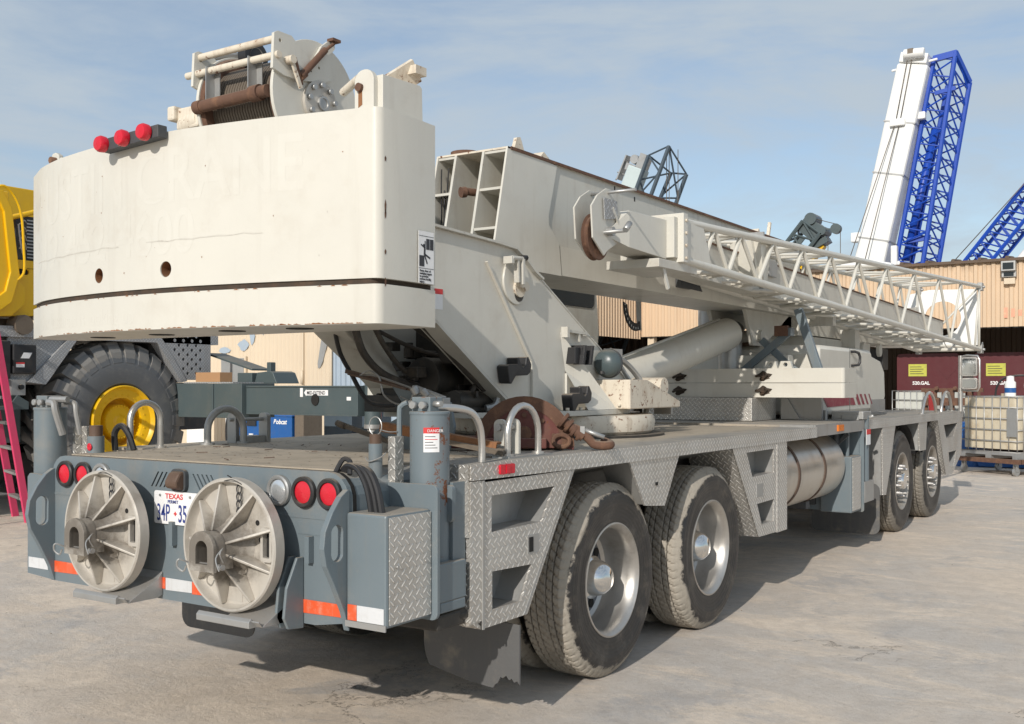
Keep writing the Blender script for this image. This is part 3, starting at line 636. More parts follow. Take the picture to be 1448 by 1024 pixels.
h = MB(); h.prism([(8.7, 1.18), (9.12, .50), (9.5, .48), (10.12, .71), (10.2, 1.18)], 'x', .8, 1.1); h.box(-1.15, 1.2, 10.2, 10.32, .6, 1.25); h.build('front_bumper', 'grey', T, bevel=.01)
# mud flaps
h = MB()
tor = [(.765, .26), (.775, .52), (1.30, .56), (1.31, .20)]
edge = [(1.33, .50), (1.33, .222), (1.315, .238), (1.30, .228), (1.285, .246), (1.272, .235), (1.255, .255), (1.235, .240), (1.222, .244), (1.205, .212), (1.19, .205), (1.18, .186), (1.05, .196), (.90, .222), (.80, .242), (.775, .29), (.765, .35), (.765, .53)]
vs = []
for x, z in edge: vs.append((x, z))
h.prism(vs, 'y', -.94, -.93); h.build('mud_flap', 'flap', T)
h = MB(); h.prism(rrect(-1.05, -.44, .20, .60, .07), 'y', -.94, -.93); h.build('mud_flap', 'flap', T)
h = MB(); h.prism(rrect(.55, 1.25, .10, .62, .07), 'y', 5.90, 5.912); h.build('mud_flap', 'flap', T)
h = MB(); h.prism(rrect(-1.15, -.5, .10, .62, .07), 'y', 5.90, 5.912); h.build('mud_flap', 'flap', T)
# wheels
def tyre_mesh(name, mat, Ro, W, rb, nseg, pat='road', dz=.010):
    """outer face at x=0, body to x=-W"""
    h = MB(); prof = []
    s = [(-.002, rb), (.004, rb+.02), (.0, rb+.05), (.012, rb+.10), (.016, rb+(Ro-rb)*.55), (.010, rb+(Ro-rb)*.72), (-.004, Ro-.045), (-.018, Ro-.018), (-.034, Ro-.004)]
    nt = 28
    tr = [(-.036-(W-.072)*i/nt, Ro-.002+.004*math.sin(math.pi*i/nt)) for i in range(nt+1)]
    o = [(-W-a, r) for a, r in reversed(s)]
    prof = s+tr+o; ns = len(s); m = len(prof); vs = []
    for i in range(nseg):
        t = 2*math.pi*i/nseg
        for k, (a, r) in enumerate(prof):
            rr = r
            if ns <= k < ns+nt+1:
                q = k-ns
                if q in (5, 10, 18, 23): rr -= dz*1.1
                elif (i+(q//5)*3+(q % 5)//2) % 5 == 0: rr -= dz*.8
            elif k in (ns-1, ns-2, ns+nt+1, ns+nt+2) and i % 5 < 1: rr -= dz*.8
            if k < 9 or k >= m-9: rr += .0
            vs.append((a, rr*math.cos(t), rr*math.sin(t)))
    fs = [(i*m+k, i*m+k+1, ((i+1) % nseg)*m+k+1, ((i+1) % nseg)*m+k) for i in range(nseg) for k in range(m-1)]
    h.add(vs, fs, True); return h
def make_wheel(front, loc):
    if not front:
        w = tyre_mesh('tyre', 'tyre', .54, .29, .315, 330).build('wheel', 'tyre', T, loc=loc, off=(0, 0, 0), angle=28)
        r = MB(); r.lathe([(-.012, .318), (.004, .318), (.006, .309), (-.006, .300), (-.022, .288), (-.06, .282), (-.15, .276), (-.19, .262), (-.205, .24)], n=72)
        rim = r.build('rim', 'rimalu', w)
        r = MB(); r.lathe([(-.205, .24), (-.207, .135), (-.195, .12), (-.19, .02)], n=64); r.build('rim_disc', 'rimdark', w)
        r = MB()
        for i in range(8):
            a = 2*math.pi*i/8+.2; r.cyl((-.2035, .205*math.cos(a), .205*math.sin(a)), (-.200, .205*math.cos(a), .205*math.sin(a)), .028, 16)
        r.build('hand_hole', 'dark', w)
        r = MB(); r.lathe([(-.19, .125), (-.13, .12), (-.12, .105), (-.085, .098), (-.05, .085), (-.025, .055), (-.017, .001)], n=48); r.build('hub_cap', 'chrome', w)
        r = MB(); r.lathe([(-.205, .30), (-.3, .30)], n=24); r.build('inner_ring', 'darkgrey', w)
    else:
        w = tyre_mesh('tyre', 'tyre_front', .56, .37, .315, 330).build('wheel', 'tyre_front', T, loc=loc, off=(0, 0, 0), angle=28)
        r = MB(); r.lathe([(-.012, .318), (.004, .318), (.006, .309), (-.006, .298), (-.03, .288), (-.09, .280), (-.11, .265), (-.10, .235), (-.06, .20), (-.055, .125), (-.055, .02)], n=72)
        rim = r.build('rim', 'rimdusty', w)
        r = MB()
        for i in range(10):
            a = 2*math.pi*i/10; r.lathe([(-.055, .02), (.0, .019), (.004, .017), (.012, .014), (.032, .012), (.037, .001)], (0, .165*math.cos(a), .165*math.sin(a)), n=12)
        r.build('wheel_nut', 'nut', w)
        r = MB(); r.lathe([(-.055, .095), (.02, .09), (.035, .08), (.04, .001)], n=32); r.build('hub_cap', 'chrome', w)
        r = MB()
        for i in range(8):
            a = 2*math.pi*i/8+.2; r.cyl((-.092, .235*math.cos(a), .235*math.sin(a)), (-.078, .232*math.cos(a), .232*math.sin(a)), .022, 16)
        r.build('hand_hole', 'dark', w)
    return w
def placew(proto, x, y, z, flip=False):
    lx = (x-T['_o'][0], y-T['_o'][1], z)
    if proto['used'] == 0: w = proto; w['used'] = 1; w.location = lx
    else: w = copy_part(proto, T, lx)
    w.rotation_euler = (random.random()*6, 0, math.pi if flip else 0); return w
WR = make_wheel(False, (0, 0, 0)); WR['used'] = 0
WF = make_wheel(True, (0, 0, 0)); WF['used'] = 0
for y in (.15, 1.54):
    placew(WR, 1.245, y, .537); placew(WR, .90, y, .537); placew(WR, -1.145, y, .537, True); placew(WR, -.80, y, .537, True)
for y in (7.05, 8.60): placew(WF, 1.205, y, .558); placew(WF, -1.105, y, .558, True)

# turret ------------------------------------------------------------
h = MB(); h.lathe([(0, .001), (0, .70), (.02, .725), (.09, .735), (.13, .715), (.135, .001)], (.05, 1.48, 1.285), 'z', 72)
ring = h.build('slew_ring', 'cream_chip', T)
h = MB(); h.lathe([(0, .80), (.016, .80), (.016, .001)], (.05, 1.48, 1.268), 'z', 60); h.build('ring_base', 'engine', ring)
h = MB(); h.prism([(-.40, .60), (.52, .60), (.60, .75), (.60, 1.62), (.5, 1.75), (-.4, 1.75), (-.5, 1.6), (-.5, .75)], 'z', 1.42, 1.455)
bp = h.build('turret_base', 'creamB', ring, bevel=.004)
h = MB()
for i in range(9): h.cyl((.57, .80+.085*i, 1.455), (.57, .80+.085*i, 1.475), .014, 6)
for i in range(6): h.cyl((.62, 1.42+.05*i, 1.475), (.62, 1.42+.05*i, 1.49), .012, 6)
h.build('bolt', 'cream_chip', ring)
PL = [(-1.45, 2.50), (-.45, 2.50), (.19, 2.475), (.39, 2.462), (.50, 2.41), (.605, 2.34), (.716, 2.300), (1.654, 1.80), (2.20, 1.50), (2.20, 1.455), (.588, 1.455), (.40, 1.52), (.344, 1.533), (-.39, 1.985), (-1.45, 2.05)]
hole = disc_poly((.408, 2.266), .08, 20)
tur = MB(); tur.prism(PL, 'x', .395, .42); turret = tur.build('turret_plate', 'cream', T, bevel=.003)
tur = MB(); tur.prism(PL, 'x', -.32, -.295); turL = tur.build('turret_plate', 'cream', T, bevel=.003)
# flange strips along the edges of the near plate
h = MB()
def strip(pts, w0, w1, t=.014):
    for a, b in zip(pts, pts[1:]):
        (y0, z0), (y1, z1) = a, b
        h.obox((( w0+w1)/2, y0, z0), ((w0+w1)/2, y1, z1), abs(w1-w0), t, (0, -(z1-z0), (y1-y0)))
strip([(-1.45, 2.507), (-.45, 2.507), (.19, 2.482), (.39, 2.469), (.50, 2.417), (.605, 2.347), (.705, 2.305)], .36, .452)
h.build('edge_flange', 'creamB', turret)
h = MB(); strip([(.725, 2.300), (1.654, 1.804), (2.20, 1.505)], .30, .424, .012); h.build('edge_flange', 'creamB', turret)
h = MB(); strip([(.335, 1.522), (-.39, 1.975), (-1.45, 2.04)], .28, .424, .018); h.build('edge_flange', 'creamB', turret)
h = MB(); strip([(.085, 2.357), (.572, 1.777), (.590, 1.70), (.590, 1.456)], .421, .440, .010); h.build('stiffener', 'cream', turret)
h = MB(); h.prism([(1.02, 1.456), (1.42, 1.456), (1.02, 1.70)], 'x', .421, .436)
h.add([(.421, .95, 1.98), (.60, 1.42, 1.456), (.421, 1.42, 1.456), (.60, 1.02, 1.456), (.421, 1.02, 1.72)], [(0, 1, 2), (0, 4, 3, 1), (4, 2, 3)]); h.build('gusset', 'cream', turret)
h = MB(); h.prism([(1.43, 1.66), (1.70, 1.66), (2.26, 1.50), (2.26, 1.456), (1.43, 1.456)], 'x', .425, .70); h.build('turret_foot', 'cream_chip', T, bevel=.008)
h = MB(); h.prism([(1.43, 1.66), (1.70, 1.66), (2.26, 1.50), (2.26, 1.456), (1.43, 1.456)], 'x', -.60, -.325); h.build('turret_foot', 'cream_chip', T, bevel=.008)
h = MB(); h.box(.48, .62, 2.262, 2.30, 1.40, 1.48); h.build('tie_plate', 'galv', T)
# boom foot pivot disc
h = MB(); h.cyl((.42, .408, 2.266), (.436, .408, 2.266), .145, 48); pv = h.build('pivot_disc', 'cream', T, bevel=.004)
h = MB(); h.cyl((.436, .425, 2.225), (.452, .425, 2.225), .058, 24); h.cyl((.45, .40, 2.255), (.485, .40, 2.255), .032, 16); h.cyl((.45, .455, 2.235), (.48, .455, 2.235), .03, 16); h.build('pivot_pin', 'cream_chip', pv)
h = MB(); h.cyl((.4365, .43, 2.19), (.440, .43, 2.19), .05, 20); h.build('grease_stain', 'engine', pv)
h = MB(); h.cyl((.49, .27, 2.395), (.49, .40, 2.40), .014, 10); h.box(.436, .50, .255, .285, 2.36, 2.405); h.obox((.48, .335, 2.39), (.48, .345, 2.25), .035, .02); h.obox((.49, .385, 2.40), (.49, .385, 2.24), .03, .025); h.build('sensor_bracket', 'creamB', pv, bevel=.002)
h = MB(); h.cyl((.49, .385, 2.405), (.49, .43, 2.41), .018, 8); h.build('sensor', 'black', pv)
# black saddle hooks, lamp, small fittings
def saddle(x, y, z, s=1.):
    P_ = [(0, .035), (.022, -.065), (.045, -.072), (.095, -.022), (.225, -.018), (.262, .0), (.272, .05), (.235, .098), (.212, .092), (.205, .045), (.185, .030), (.165, .034), (.150, .055), (.128, .092), (.108, .088), (.112, .048), (.02, .046)]
    h = MB(); h.prism([(y-.13+u*s, z+v*s) for u, v in P_], 'x', x, x+.08); return h.build('hook_saddle', 'black', T, bevel=.006)
saddle(.425, .33, 1.70, 1.0); saddle(.52, .93, 1.52, 1.)
h = MB(); h.box(.421, .50, 1.02, 1.10, 1.765, 1.875); h.box(.50, .515, 1.085, 1.10, 1.765, 1.875); h.prism([(1.07, 1.76), (1.10, 1.76), (1.13, 1.89), (1.10, 1.89)], 'x', .421, .53); h.prism([(1.17, 1.76), (1.20, 1.76), (1.23, 1.89), (1.20, 1.89)], 'x', .421, .53); h.box(.421, .50, 1.10, 1.19, 1.79, 1.81); h.build('stow_clip', 'black', T, bevel=.003)
h = MB(); h.obox((.44, .98, 1.985), (.44, 1.26, 1.975), .04, .018); h.box(.421, .47, .97, 1.0, 1.94, 2.01); h.obox((.45, 1.15, 1.975), (.45, 1.17, 1.92), .015, .02); h.cyl((.45, 1.2, 1.965), (.45, 1.36, 1.955), .006, 6); h.build('latch_arm', 'creamB', T)
h = MB(); h.lathe([(-.07, .001), (-.065, .055), (-.04, .085), (-.01, .098), (.015, .10), (.015, .001)], (.50, 1.47, 1.775), 'y', 32); wl = h.build('work_lamp', 'teal', T)
h = MB(); h.lathe([(0, .105), (.02, .105), (.02, .095), (0, .095)], (.50, 1.485, 1.775), 'y', 32, close=True); h.box(.49, .51, 1.38, 1.45, 1.70, 1.72); h.build('lamp_rim', 'darkgrey', wl)
h = MB()
h.tube([(.50, 1.52, 1.86), (.46, 1.60, 1.87), (.43, 1.72, 1.82), (.45, 1.85, 1.70), (.5, 1.95, 1.55), (.52, 2.0, 1.48)], .016, 8, 5)
h.tube([(.44, 1.58, 1.86), (.40, 1.75, 1.84), (.38, 2.0, 1.78), (.40, 2.18, 1.66), (.45, 2.2, 1.5), (.46, 2.15, 1.40)], .022, 8, 5)
h.box(.44, .5, 1.53, 1.70, 1.82, 1.88); h.build('hydraulic_hose', 'galv', T)
h = MB(); h.cyl((.30, 2.28, 1.61), (.56, 2.28, 1.61), .07, 24); h.build('cylinder_pin', 'cream_chip', T)
h = MB(); h.box(.421, .4225, -.41, -.335, 2.045, 2.16); s2 = h.build('warning_sticker', 'white', T)
h = MB(); h.box(.4226, .4235, -.41, -.335, 2.13, 2.16); h.build('sticker_band', 'inkred', s2)
# machinery inside the turret
h = MB()
h.box(-.28, .36, .35, .95, 1.46, 1.72); h.box(-.2, .30, .2, 1.2, 1.62, 1.98); h.box(-.28, .36, .9, 1.4, 1.46, 1.75)
h.cyl((.05, -.05, 1.66), (.05, .35, 1.66), .13, 20); h.cyl((.26, -.02, 1.53), (.26, .36, 1.53), .06, 16); h.cyl((-.16, -.1, 1.60), (-.16, .3, 1.60), .08, 16)
h.cyl((.2, .0, 1.82), (.2, .4, 1.82), .07, 16); h.box(.08, .30, .02, .25, 1.46, 1.58); h.box(-.28, .0, -.2, .1, 1.46, 1.56)
for i in range(70):
    x, y, z = random.uniform(-.28, .36), random.uniform(-.15, .6), random.uniform(1.47, 1.9); a = random.uniform(.012, .045)
    if i % 3 == 0: h.box(x-a, x+a, y-a, y+a, z-a*.7, z+a*.7)
    elif i % 3 == 1: h.cyl((x, y-a*1.5, z), (x, y+a*1.5, z), a*.7, 10)
    else: h.cyl((x, y, z-a), (x, y, z+a), a*.6, 10)
h.build('slew_motor', 'engine', T, bevel=.004)
h = MB(); h.box(-.28, .39, -.02, .5, 1.425, 1.455); h.build('base_rail', 'creamB', T)
h = MB()
def hs(pts, r): h.tube(pts, r, 8, 6)
hs([(0, -.60, 1.96), (0, -.52, 1.80), (0, -.33, 1.68), (.02, -.03, 1.61), (.04, .18, 1.59), (.1, .35, 1.64)], .022)
hs([(-.05, -.56, 1.96), (-.05, -.46, 1.80), (-.05, -.27, 1.67), (-.02, .0, 1.59), (.05, .22, 1.56), (.15, .4, 1.55)], .02)
hs([(.05, -.5, 1.97), (.04, -.38, 1.84), (.02, -.2, 1.72), (.02, .05, 1.65), (.1, .22, 1.68)], .016)
hs([(.30, -.38, 1.98), (.30, -.15, 1.84), (.32, .05, 1.70), (.32, .22, 1.60)], .024)
hs([(.24, -.32, 1.98), (.26, -.08, 1.83), (.28, .14, 1.66), (.27, .28, 1.55)], .018)
hs([(.15, -.3, 1.98), (.18, -.05, 1.86), (.22, .15, 1.78), (.24, .3, 1.70)], .014)
hs([(.33, -.2, 1.92), (.35, .05, 1.74), (.34, .28, 1.62), (.30, .36, 1.52)], .012)
hs([(-.1, -.3, 1.95), (-.02, -.1, 1.86), (.08, .1, 1.80), (.2, .3, 1.82)], .013)
hs([(.0, -.12, 1.56), (.12, -.02, 1.50), (.22, .08, 1.50), (.28, .14, 1.58), (.30, .18, 1.66)], .016)
h.build('hydraulic_hose', 'hose', T)
h = MB(); hs([(.33, .22, 1.48), (.36, .28, 1.50), (.37, .30, 1.58), (.36, .26, 1.66)], .022); hs([(-.2, .0, 1.49), (.0, .02, 1.50), (.18, .1, 1.52)], .018); h.build('hydraulic_pipe', 'galv', T)
HOSEL = [(-.15, -.6, 1.98), (-.14, -.6, 1.90), (-.10, -.6, 1.79), (-.02, -.6, 1.68), (.06, -.6, 1.57), (.13, -.6, 1.52), (.23, -.6, 1.51), (.30, -.6, 1.515)]
h = MB(); h.tube(HOSEL, .013, 8, 6); h.build('hydraulic_hose', 'black', T)
# sloping inner plate and the cream tank on the far side
h = MB(); h.prism([(-.90, 2.1), (-.45, 2.1), (-.25, 1.80), (-.10, 1.62), (-.15, 1.60), (-.35, 1.74)], 'x', -.29, -.05); h.build('bracket_plate', 'creamB', T, bevel=.01)
h = MB()
pr = [(.0, 2.4), (-.05, 2.1), (-.04, 1.97), (.0, 1.86), (.10, 1.70), (.24, 1.56), (.36, 1.48), (.6, 1.46), (1.2, 1.44), (1.2, 2.4)]
h.prism(pr, 'x', -.60, -.40); h.build('side_cover', 'cream', T, bevel=.03)
h = MB(); h.prism([(.9, 1.45), (3.0, 1.45), (3.55, 1.60), (3.62, 2.10), (3.55, 2.72), (3.3, 2.82), (1.3, 2.82), (.95, 2.6)], 'x', -1.25, -.72); cab = h.build('operator_cab', 'creamB', T, bevel=.05)
h = MB(); h.prism(rrect(2.35, 3.48, 2.33, 2.66, .06), 'x', -.719, -.712); h.build('window', 'glass', cab, bevel=.003)
h = MB()
for i in range(16): h.box(-.711, -.709, 2.45+i*.06, 2.475+i*.06, 2.47, 2.60)
h.build('window_grille', 'galv', cab)
# counterweight -----------------------------------------------------
def cwplan(e=0., yfront=-1.50):
    pts = []
    A = [(-1.18, -1.80), (-1.05, -1.86), (-.9, -1.925), (-.65, -1.995), (-.37, -2.04), (-.15, -2.062), (.05, -2.068), (.25, -2.062), (.47, -2.04), (.75, -1.995), (1.0, -1.94), (1.15, -1.905), (1.215, -1.8915)]+[(1.240+.040*math.cos(R(a)), -1.846+.040*math.sin(R(a))) for a in range(-84, 1, 14)]+[(1.280, -1.70), (1.266, yfront), (-1.17, yfront), (-1.19, -1.74)]
    c = (.05, -1.7)
    return [(c[0]+(x-c[0])*(1+e), c[1]+(y-c[1])*(1+e) if y < -1.51 else y) for x, y in A]
def smoothplan(pl):
    out = []
    for i in range(len(pl)):
        if 1 <= i <= 11:
            p0, p1, p2, p3 = [Vector(pl[j]) for j in (i-1, i, i+1, i+2)]
            for k in range(4):
                t = k/4; q = .5*((2*p1)+(-p0+p2)*t+(2*p0-5*p1+4*p2-p3)*t*t+(-p0+3*p1-3*p2+p3)*t**3); out.append((q.x, q.y))
        else: out.append(pl[i])
    return out
SP = smoothplan(cwplan())
def cwyS(x):
    for (x0, y0), (x1, y1) in zip(SP, SP[1:]):
        if x0 <= x <= x1 and y0 < -1.84 and y1 < -1.84: return y0+(y1-y0)*(x-x0)/(x1-x0)
    return -1.9
h = MB(); h.prism(smoothplan(cwplan()), 'z', 2.045, 2.722)
cw = h.build('counterweight', 'cream', T, angle=30)
h = MB(); h.prism(smoothplan(cwplan(-.02)), 'z', 2.02, 2.047); h.build('weight_gap', 'gap', cw)
h = MB(); h.prism(smoothplan(cwplan()), 'z', 1.865, 2.022); cwl = h.build('lower_slab', 'cream', cw, bevel=.006, angle=30)
h = MB()
for cx, cy in ((-.2, -1.75), (.35, -1.8), (.75, -1.78), (-.7, -1.72)): h.cyl((cx, cy, 1.862), (cx, cy, 1.8655), .06, 20)
h.build('lifting_hole', 'dark', cw)
cut = MB()
for x in (-.26, .225): cut.cyl((x, -2.3, 2.125), (x, -1.92, 2.125), .0345, 32)
cutter = cut._build('cutter', 'rustor', T)
bo = cw.modifiers.new('holes', 'BOOLEAN'); bo.object = cutter; bo.solver = 'EXACT'
bpy.context.view_layer.update()
me_ = bpy.data.meshes.new_from_object(cw.evaluated_get(bpy.context.evaluated_depsgraph_get()))
cw.modifiers.clear(); cw.data = me_
md_ = cw.modifiers.new('edge', 'BEVEL'); md_.width = .006; md_.segments = 2; md_.limit_method = 'ANGLE'; md_.angle_limit = R(60)
me_.materials.clear(); me_.materials.append(M['cream'])
for p_ in me_.polygons: p_.material_index = 0
bm_h = bmesh.new(); bm_h.from_mesh(me_)
for e_ in bm_h.edges:
    if len(e_.link_faces) == 2 and e_.calc_face_angle(3.2) > R(30): e_.smooth = False
bm_h.to_mesh(me_); bm_h.free()
bpy.data.objects.remove(cutter)
for x in (-.26, .225):
    h = MB(); h.cyl((x, cwyS(x)+.004, 2.125), (x, -1.925, 2.125), .034, 32, caps=False); h.lathe([(0, .034), (0, .001)], (x, -1.926, 2.125), 'y', 32); h._build('lifting_hole', 'rustor', cw)
h = MB(); n = 12
def cwy(x):
    A = cwplan()[:14]
    for (x0, y0), (x1, y1) in zip(A, A[1:]):
        if x0 <= x <= x1: return y0+(y1-y0)*(x-x0)/(x1-x0)
    return -1.9
# ghost lettering follows the curve
def ghost(body, size, x0, z, sx, bold=.004):
    ob = text(body, size, 'ghost', cw, (x0, 0, z), (1, 0, 0), ZU, 'ghost_lettering', .0003, sx, bold)
    for v in ob.data.vertices:
        xw = v.co.x+T['_o'][0]; d = v.co.y+T['_o'][1]
        v.co.y = cwyS(xw)-.0004+d*.2-T['_o'][1]
ghost('AUSTIN CRANE', .33, -1.04, 2.42, .86); ghost('512 452-4600', .27, -1.04, 2.195, .95); ghost('Our business is looking up', .10, -.95, 1.90, .9, .001)
# scrapes along the weight
for (x0, x1, z) in ((-1.0, -.1, 2.245), (.1, .75, 2.25)):
    h = MB(); vs = []; n = 14
    for k in range(n+1):
        x = x0+(x1-x0)*k/n; zz = z+.006*math.sin(k*1.7)*(k % 3 == 0); w_ = .0012+.0018*abs(math.sin(k*2.3)); vs += [(x, cwyS(x)-.0013, zz-w_), (x, cwyS(x)-.0013, zz+w_)]
    h.add(vs, [(2*k, 2*k+2, 2*k+3, 2*k+1) for k in range(n)]); h.build('scrape_mark', 'scrape', cw)
for i in range(22):
    x = random.uniform(-.95, 1.15); z = random.uniform(2.08, 2.68); a = random.uniform(.0012, .0032); y = cwyS(x)-.001
    h = MB(); h.add([(x-a, y, z), (x+a*.4, y, z-a*random.uniform(.5, 2)), (x+a, y, z+a*.5), (x, y, z+a*random.uniform(1, 2.5))], [(0, 1, 2, 3)]); h.build('paint_chip', 'rustor' if i % 3 else 'scrape', cw)
for z, a in ((2.33, .03), (2.30, .02), (2.15, .012), (2.52, .012), (2.03, .02)):
    h = MB(); h.add([(1.2812, -1.845, z-a), (1.2812, -1.838, z-a*.5), (1.2812, -1.836, z+a*.3), (1.2812, -1.842, z+a), (1.2812, -1.847, z+a*.2)], [(0, 1, 2, 3, 4)]); h.build('paint_chip', 'rust', cw)
# rust along the lower edges
for i in range(130):
    t = random.random()**.8; x = -1.0+2.2*t; a = random.uniform(.003, .022); y = cwyS(x)-.0012
    zb = 1.8665 if i % 5 else 2.018
    h = MB(); h.add([(x-a, cwyS(x-a)-.0012, zb), (x+a, cwyS(x+a)-.0012, zb), (x+a*.6, cwyS(x+a*.6)-.0012, zb+random.uniform(.001, .004)), (x-a*.5, cwyS(x-a*.5)-.0012, zb+random.uniform(.002, .007))], [(0, 1, 2, 3)]); h.build('edge_rust', 'rustor', cw) 
# brake lamps bar
h = MB(); h.obox((-.145, -2.10, 2.695), (.245, -2.095, 2.715), .05, .055); lb = h.build('lamp_bar', 'darkgrey', T, bevel=.003)
for x, z in ((-.12, 2.698), (.028, 2.706), (.175, 2.713)):
    h = MB(); h.lathe([(0, .036), (-.022, .037), (-.034, .03), (-.038, .001)], (x, -2.125, z), 'y', 28); h.build('brake_lamp', 'red', lb)
# lugs on the counterweight
h = MB(); h.prism([(-1.03, 2.72), (-1.03, 2.80), (-1.015, 2.825), (-.985, 2.83), (-.96, 2.815), (-.95, 2.72)], 'y', -1.80, -1.77); h.prism([(-1.80, 2.72), (-1.80, 2.80), (-1.6, 2.76), (-1.5, 2.72)], 'x', -.955, -.93); lg = h.build('lifting_lug', 'creamB', T, bevel=.006)
h = MB(); h.cyl((-.985, -1.83, 2.785), (-.985, -1.76, 2.785), .018, 10); h.box(-1.0, -.97, -1.815, -1.80, 2.75, 2.79); h.build('lug_bolt', 'rust', lg)
h = MB(); h.prism(rrect(1.135, 1.235, 2.62, 2.885, .045), 'y', -1.86, -1.835); h.prism([(-1.835, 2.722), (-1.835, 2.86), (-1.60, 2.87), (-1.585, 2.86), (-1.58, 2.722)], 'x', 1.225, 1.262); h.box(1.13, 1.224, -1.83, -1.60, 2.722, 2.858); lg = h.build('hoist_bracket', 'cream', T, bevel=.010)
h = MB(); h.cyl((1.165, -1.875, 2.815), (1.165, -1.86, 2.815), .017, 14); h.build('bracket_bolt', 'rust', lg)
h = MB(); h.prism([(1.155, 2.735), (1.176, 2.745), (1.175, 2.80), (1.155, 2.80)], 'y', -1.8612, -1.8605); h.build('rust_streak', 'rustor', lg)
h = MB(); h.obox((1.18, -1.72, 2.84), (1.26, -1.62, 2.93), .10, .02, (0, .5, .5)); h.box(1.23, 1.29, -1.66, -1.59, 2.905, 2.94); h.build('latch_arm', 'cream_chip', lg)
h = MB(); h.cyl((1.0, -1.78, 2.84), (1.14, -1.84, 2.86), .018, 12); h.build('cross_tube', 'cream_chip', lg)
# sticker: stick figure crushed by a swinging weight
h = MB(); h.box(1.2805, 1.2820, -1.632, -1.530, 2.045, 2.262); st = h.build('warning_sign', 'white', T)
h = MB(); X0, X1 = 1.2821, 1.2832
h.box(X0, X1, -1.582, -1.560, 2.187, 2.232); h.box(X0, X1, -1.556, -1.534, 2.187, 2.232); h.box(X0, X1, -1.628, -1.596, 2.115, 2.160)
h.prism(disc_poly((-1.598, 2.203), .006, 12), 'x', X0, X1)
for a, b, w in (((-1.592, 2.196), (-1.594, 2.164), .010), ((-1.594, 2.193), (-1.617, 2.205), .006), ((-1.590, 2.193), (-1.590, 2.222), .005), ((-1.592, 2.166), (-1.556, 2.152), .008), ((-1.594, 2.164), (-1.576, 2.128), .007)):
    h.obox(((X0+X1)/2, *a), ((X0+X1)/2, *b), w, X1-X0, (1, 0, 0))
h.box(X0, X1, -1.632, -1.530, 2.241, 2.2425); h.box(X0, X1, -1.632, -1.530, 2.107, 2.1085)
h.build('pictogram', 'ink', st)
for k, t in enumerate(('Keep clear of', 'swinging upper', 'to prevent', 'serious bodily', 'injury')):
    text(t, .0135, 'ink', st, (1.2825, -1.626, 2.093-.0115*k), (0, 1, 0), ZU)
# winches ------------------------------------------------------------
def flange_poly(y, z, r, n=36): return disc_poly((y, z), r, n)
YC, ZC, RF = -.97, 3.13, .315
wn = MB(); wn.lathe([(-.49, .22), (.04, .22)], (0, YC, ZC), 'x', 48)
winch = wn.build('winch', 'cable', T)
h = MB()
pts = []
nt_ = 26
for i in range(nt_*24):
    a = 2*math.pi*i/24; pts.append((-.485+.52*i/(nt_*24), YC+.232*math.cos(a), ZC+.232*math.sin(a)))
h.tube(pts, .0105, 6); h.build('wire_rope', 'cable', winch)
h = MB(); h.cyl((.045, YC, ZC), (.065, YC, ZC), RF, 56); h.cyl((-.515, YC, ZC), (-.495, YC, ZC), RF, 56); h.build('drum_flange', 'cream', winch, bevel=.003)
h = MB(); h.lathe([(.020, .24), (.020, .295), (.044, .305), (.044, .24)], (0, YC, ZC), 'x', 56); h.lathe([(-.49, .24), (-.494, .305), (-.47, .295), (-.47, .24)], (0, YC, ZC), 'x', 56); h.build('rope_guard', 'rust', winch)
SPL_ = [(-1.27, 3.10), (-1.27, 3.36), (-1.20, 3.42), (-1.10, 3.46), (-.96, 3.46), (-.80, 3.43), (-.74, 3.28), (-.80, 3.1), (-.9, 3.0), (-1.2, 3.0)]
for x in (.066, -.535):
    h = MB(); h.prism([(-1.30, 3.22), (-1.29, 3.40), (-1.265, 3.415), (-1.17, 3.415), (-1.02, 3.31), (-.95, 3.42), (-.90, 3.46), (-.85, 3.46), (-.85, 3.43), (-.885, 3.39), (-.87, 3.26), (-.93, 3.23), (-1.12, 3.20), (-1.22, 3.20)], 'x', x, x+.018, [disc_poly((-1.25, 3.37), .010, 8), disc_poly((-1.03, 3.27), .008, 8), disc_poly((-.97, 3.30), .008, 8), disc_poly((-1.10, 3.25), .008, 8)]); h.build('winch_side_arm', 'cream', winch)
h = MB(); h.lathe([(.066, .12), (.085, .12), (.088, .112), (.088, .001)], (0, -.955, 3.115), 'x', 40); hubp = h.build('drum_hub', 'alum', winch)
h = MB()
for i in range(9): a = 2*math.pi*i/9+.2; h.cyl((.088, -.955+.095*math.cos(a), 3.115+.095*math.sin(a)), (.108, -.955+.095*math.cos(a), 3.115+.095*math.sin(a)), .014, 10)
h.lathe([(.088, .04), (.10, .038), (.10, .028), (.094, .026), (.094, .001)], (0, -.945, 3.115), 'x', 24); h.build('bolt', 'galv', winch)
h = MB(); h.cyl((-.56, -1.25, 3.385), (.07, -1.25, 3.385), .019, 16); h.cyl((-.60, -1.27, 3.292), (.10, -1.27, 3.292), .019, 16); h.build('tie_bar', 'cream_chip', winch)
h = MB(); h.cyl((-.50, -1.285, 3.105), (.035, -1.285, 3.115), .032, 20); h.cyl((-.51, -1.285, 3.105), (-.46, -1.285, 3.105), .036, 16); h.cyl((-.08, -1.285, 3.113), (-.02, -1.285, 3.114), .042, 20); h.build('rope_roller', 'rust', winch)
h = MB()
for x in (-.42, -.10): h.box(x, x+.006, -1.30, -1.24, 3.10, 3.31); h.box(x+.006, x+.045, -1.242, -1.236, 3.12, 3.28)
h.build('roller_hanger', 'galv', winch)
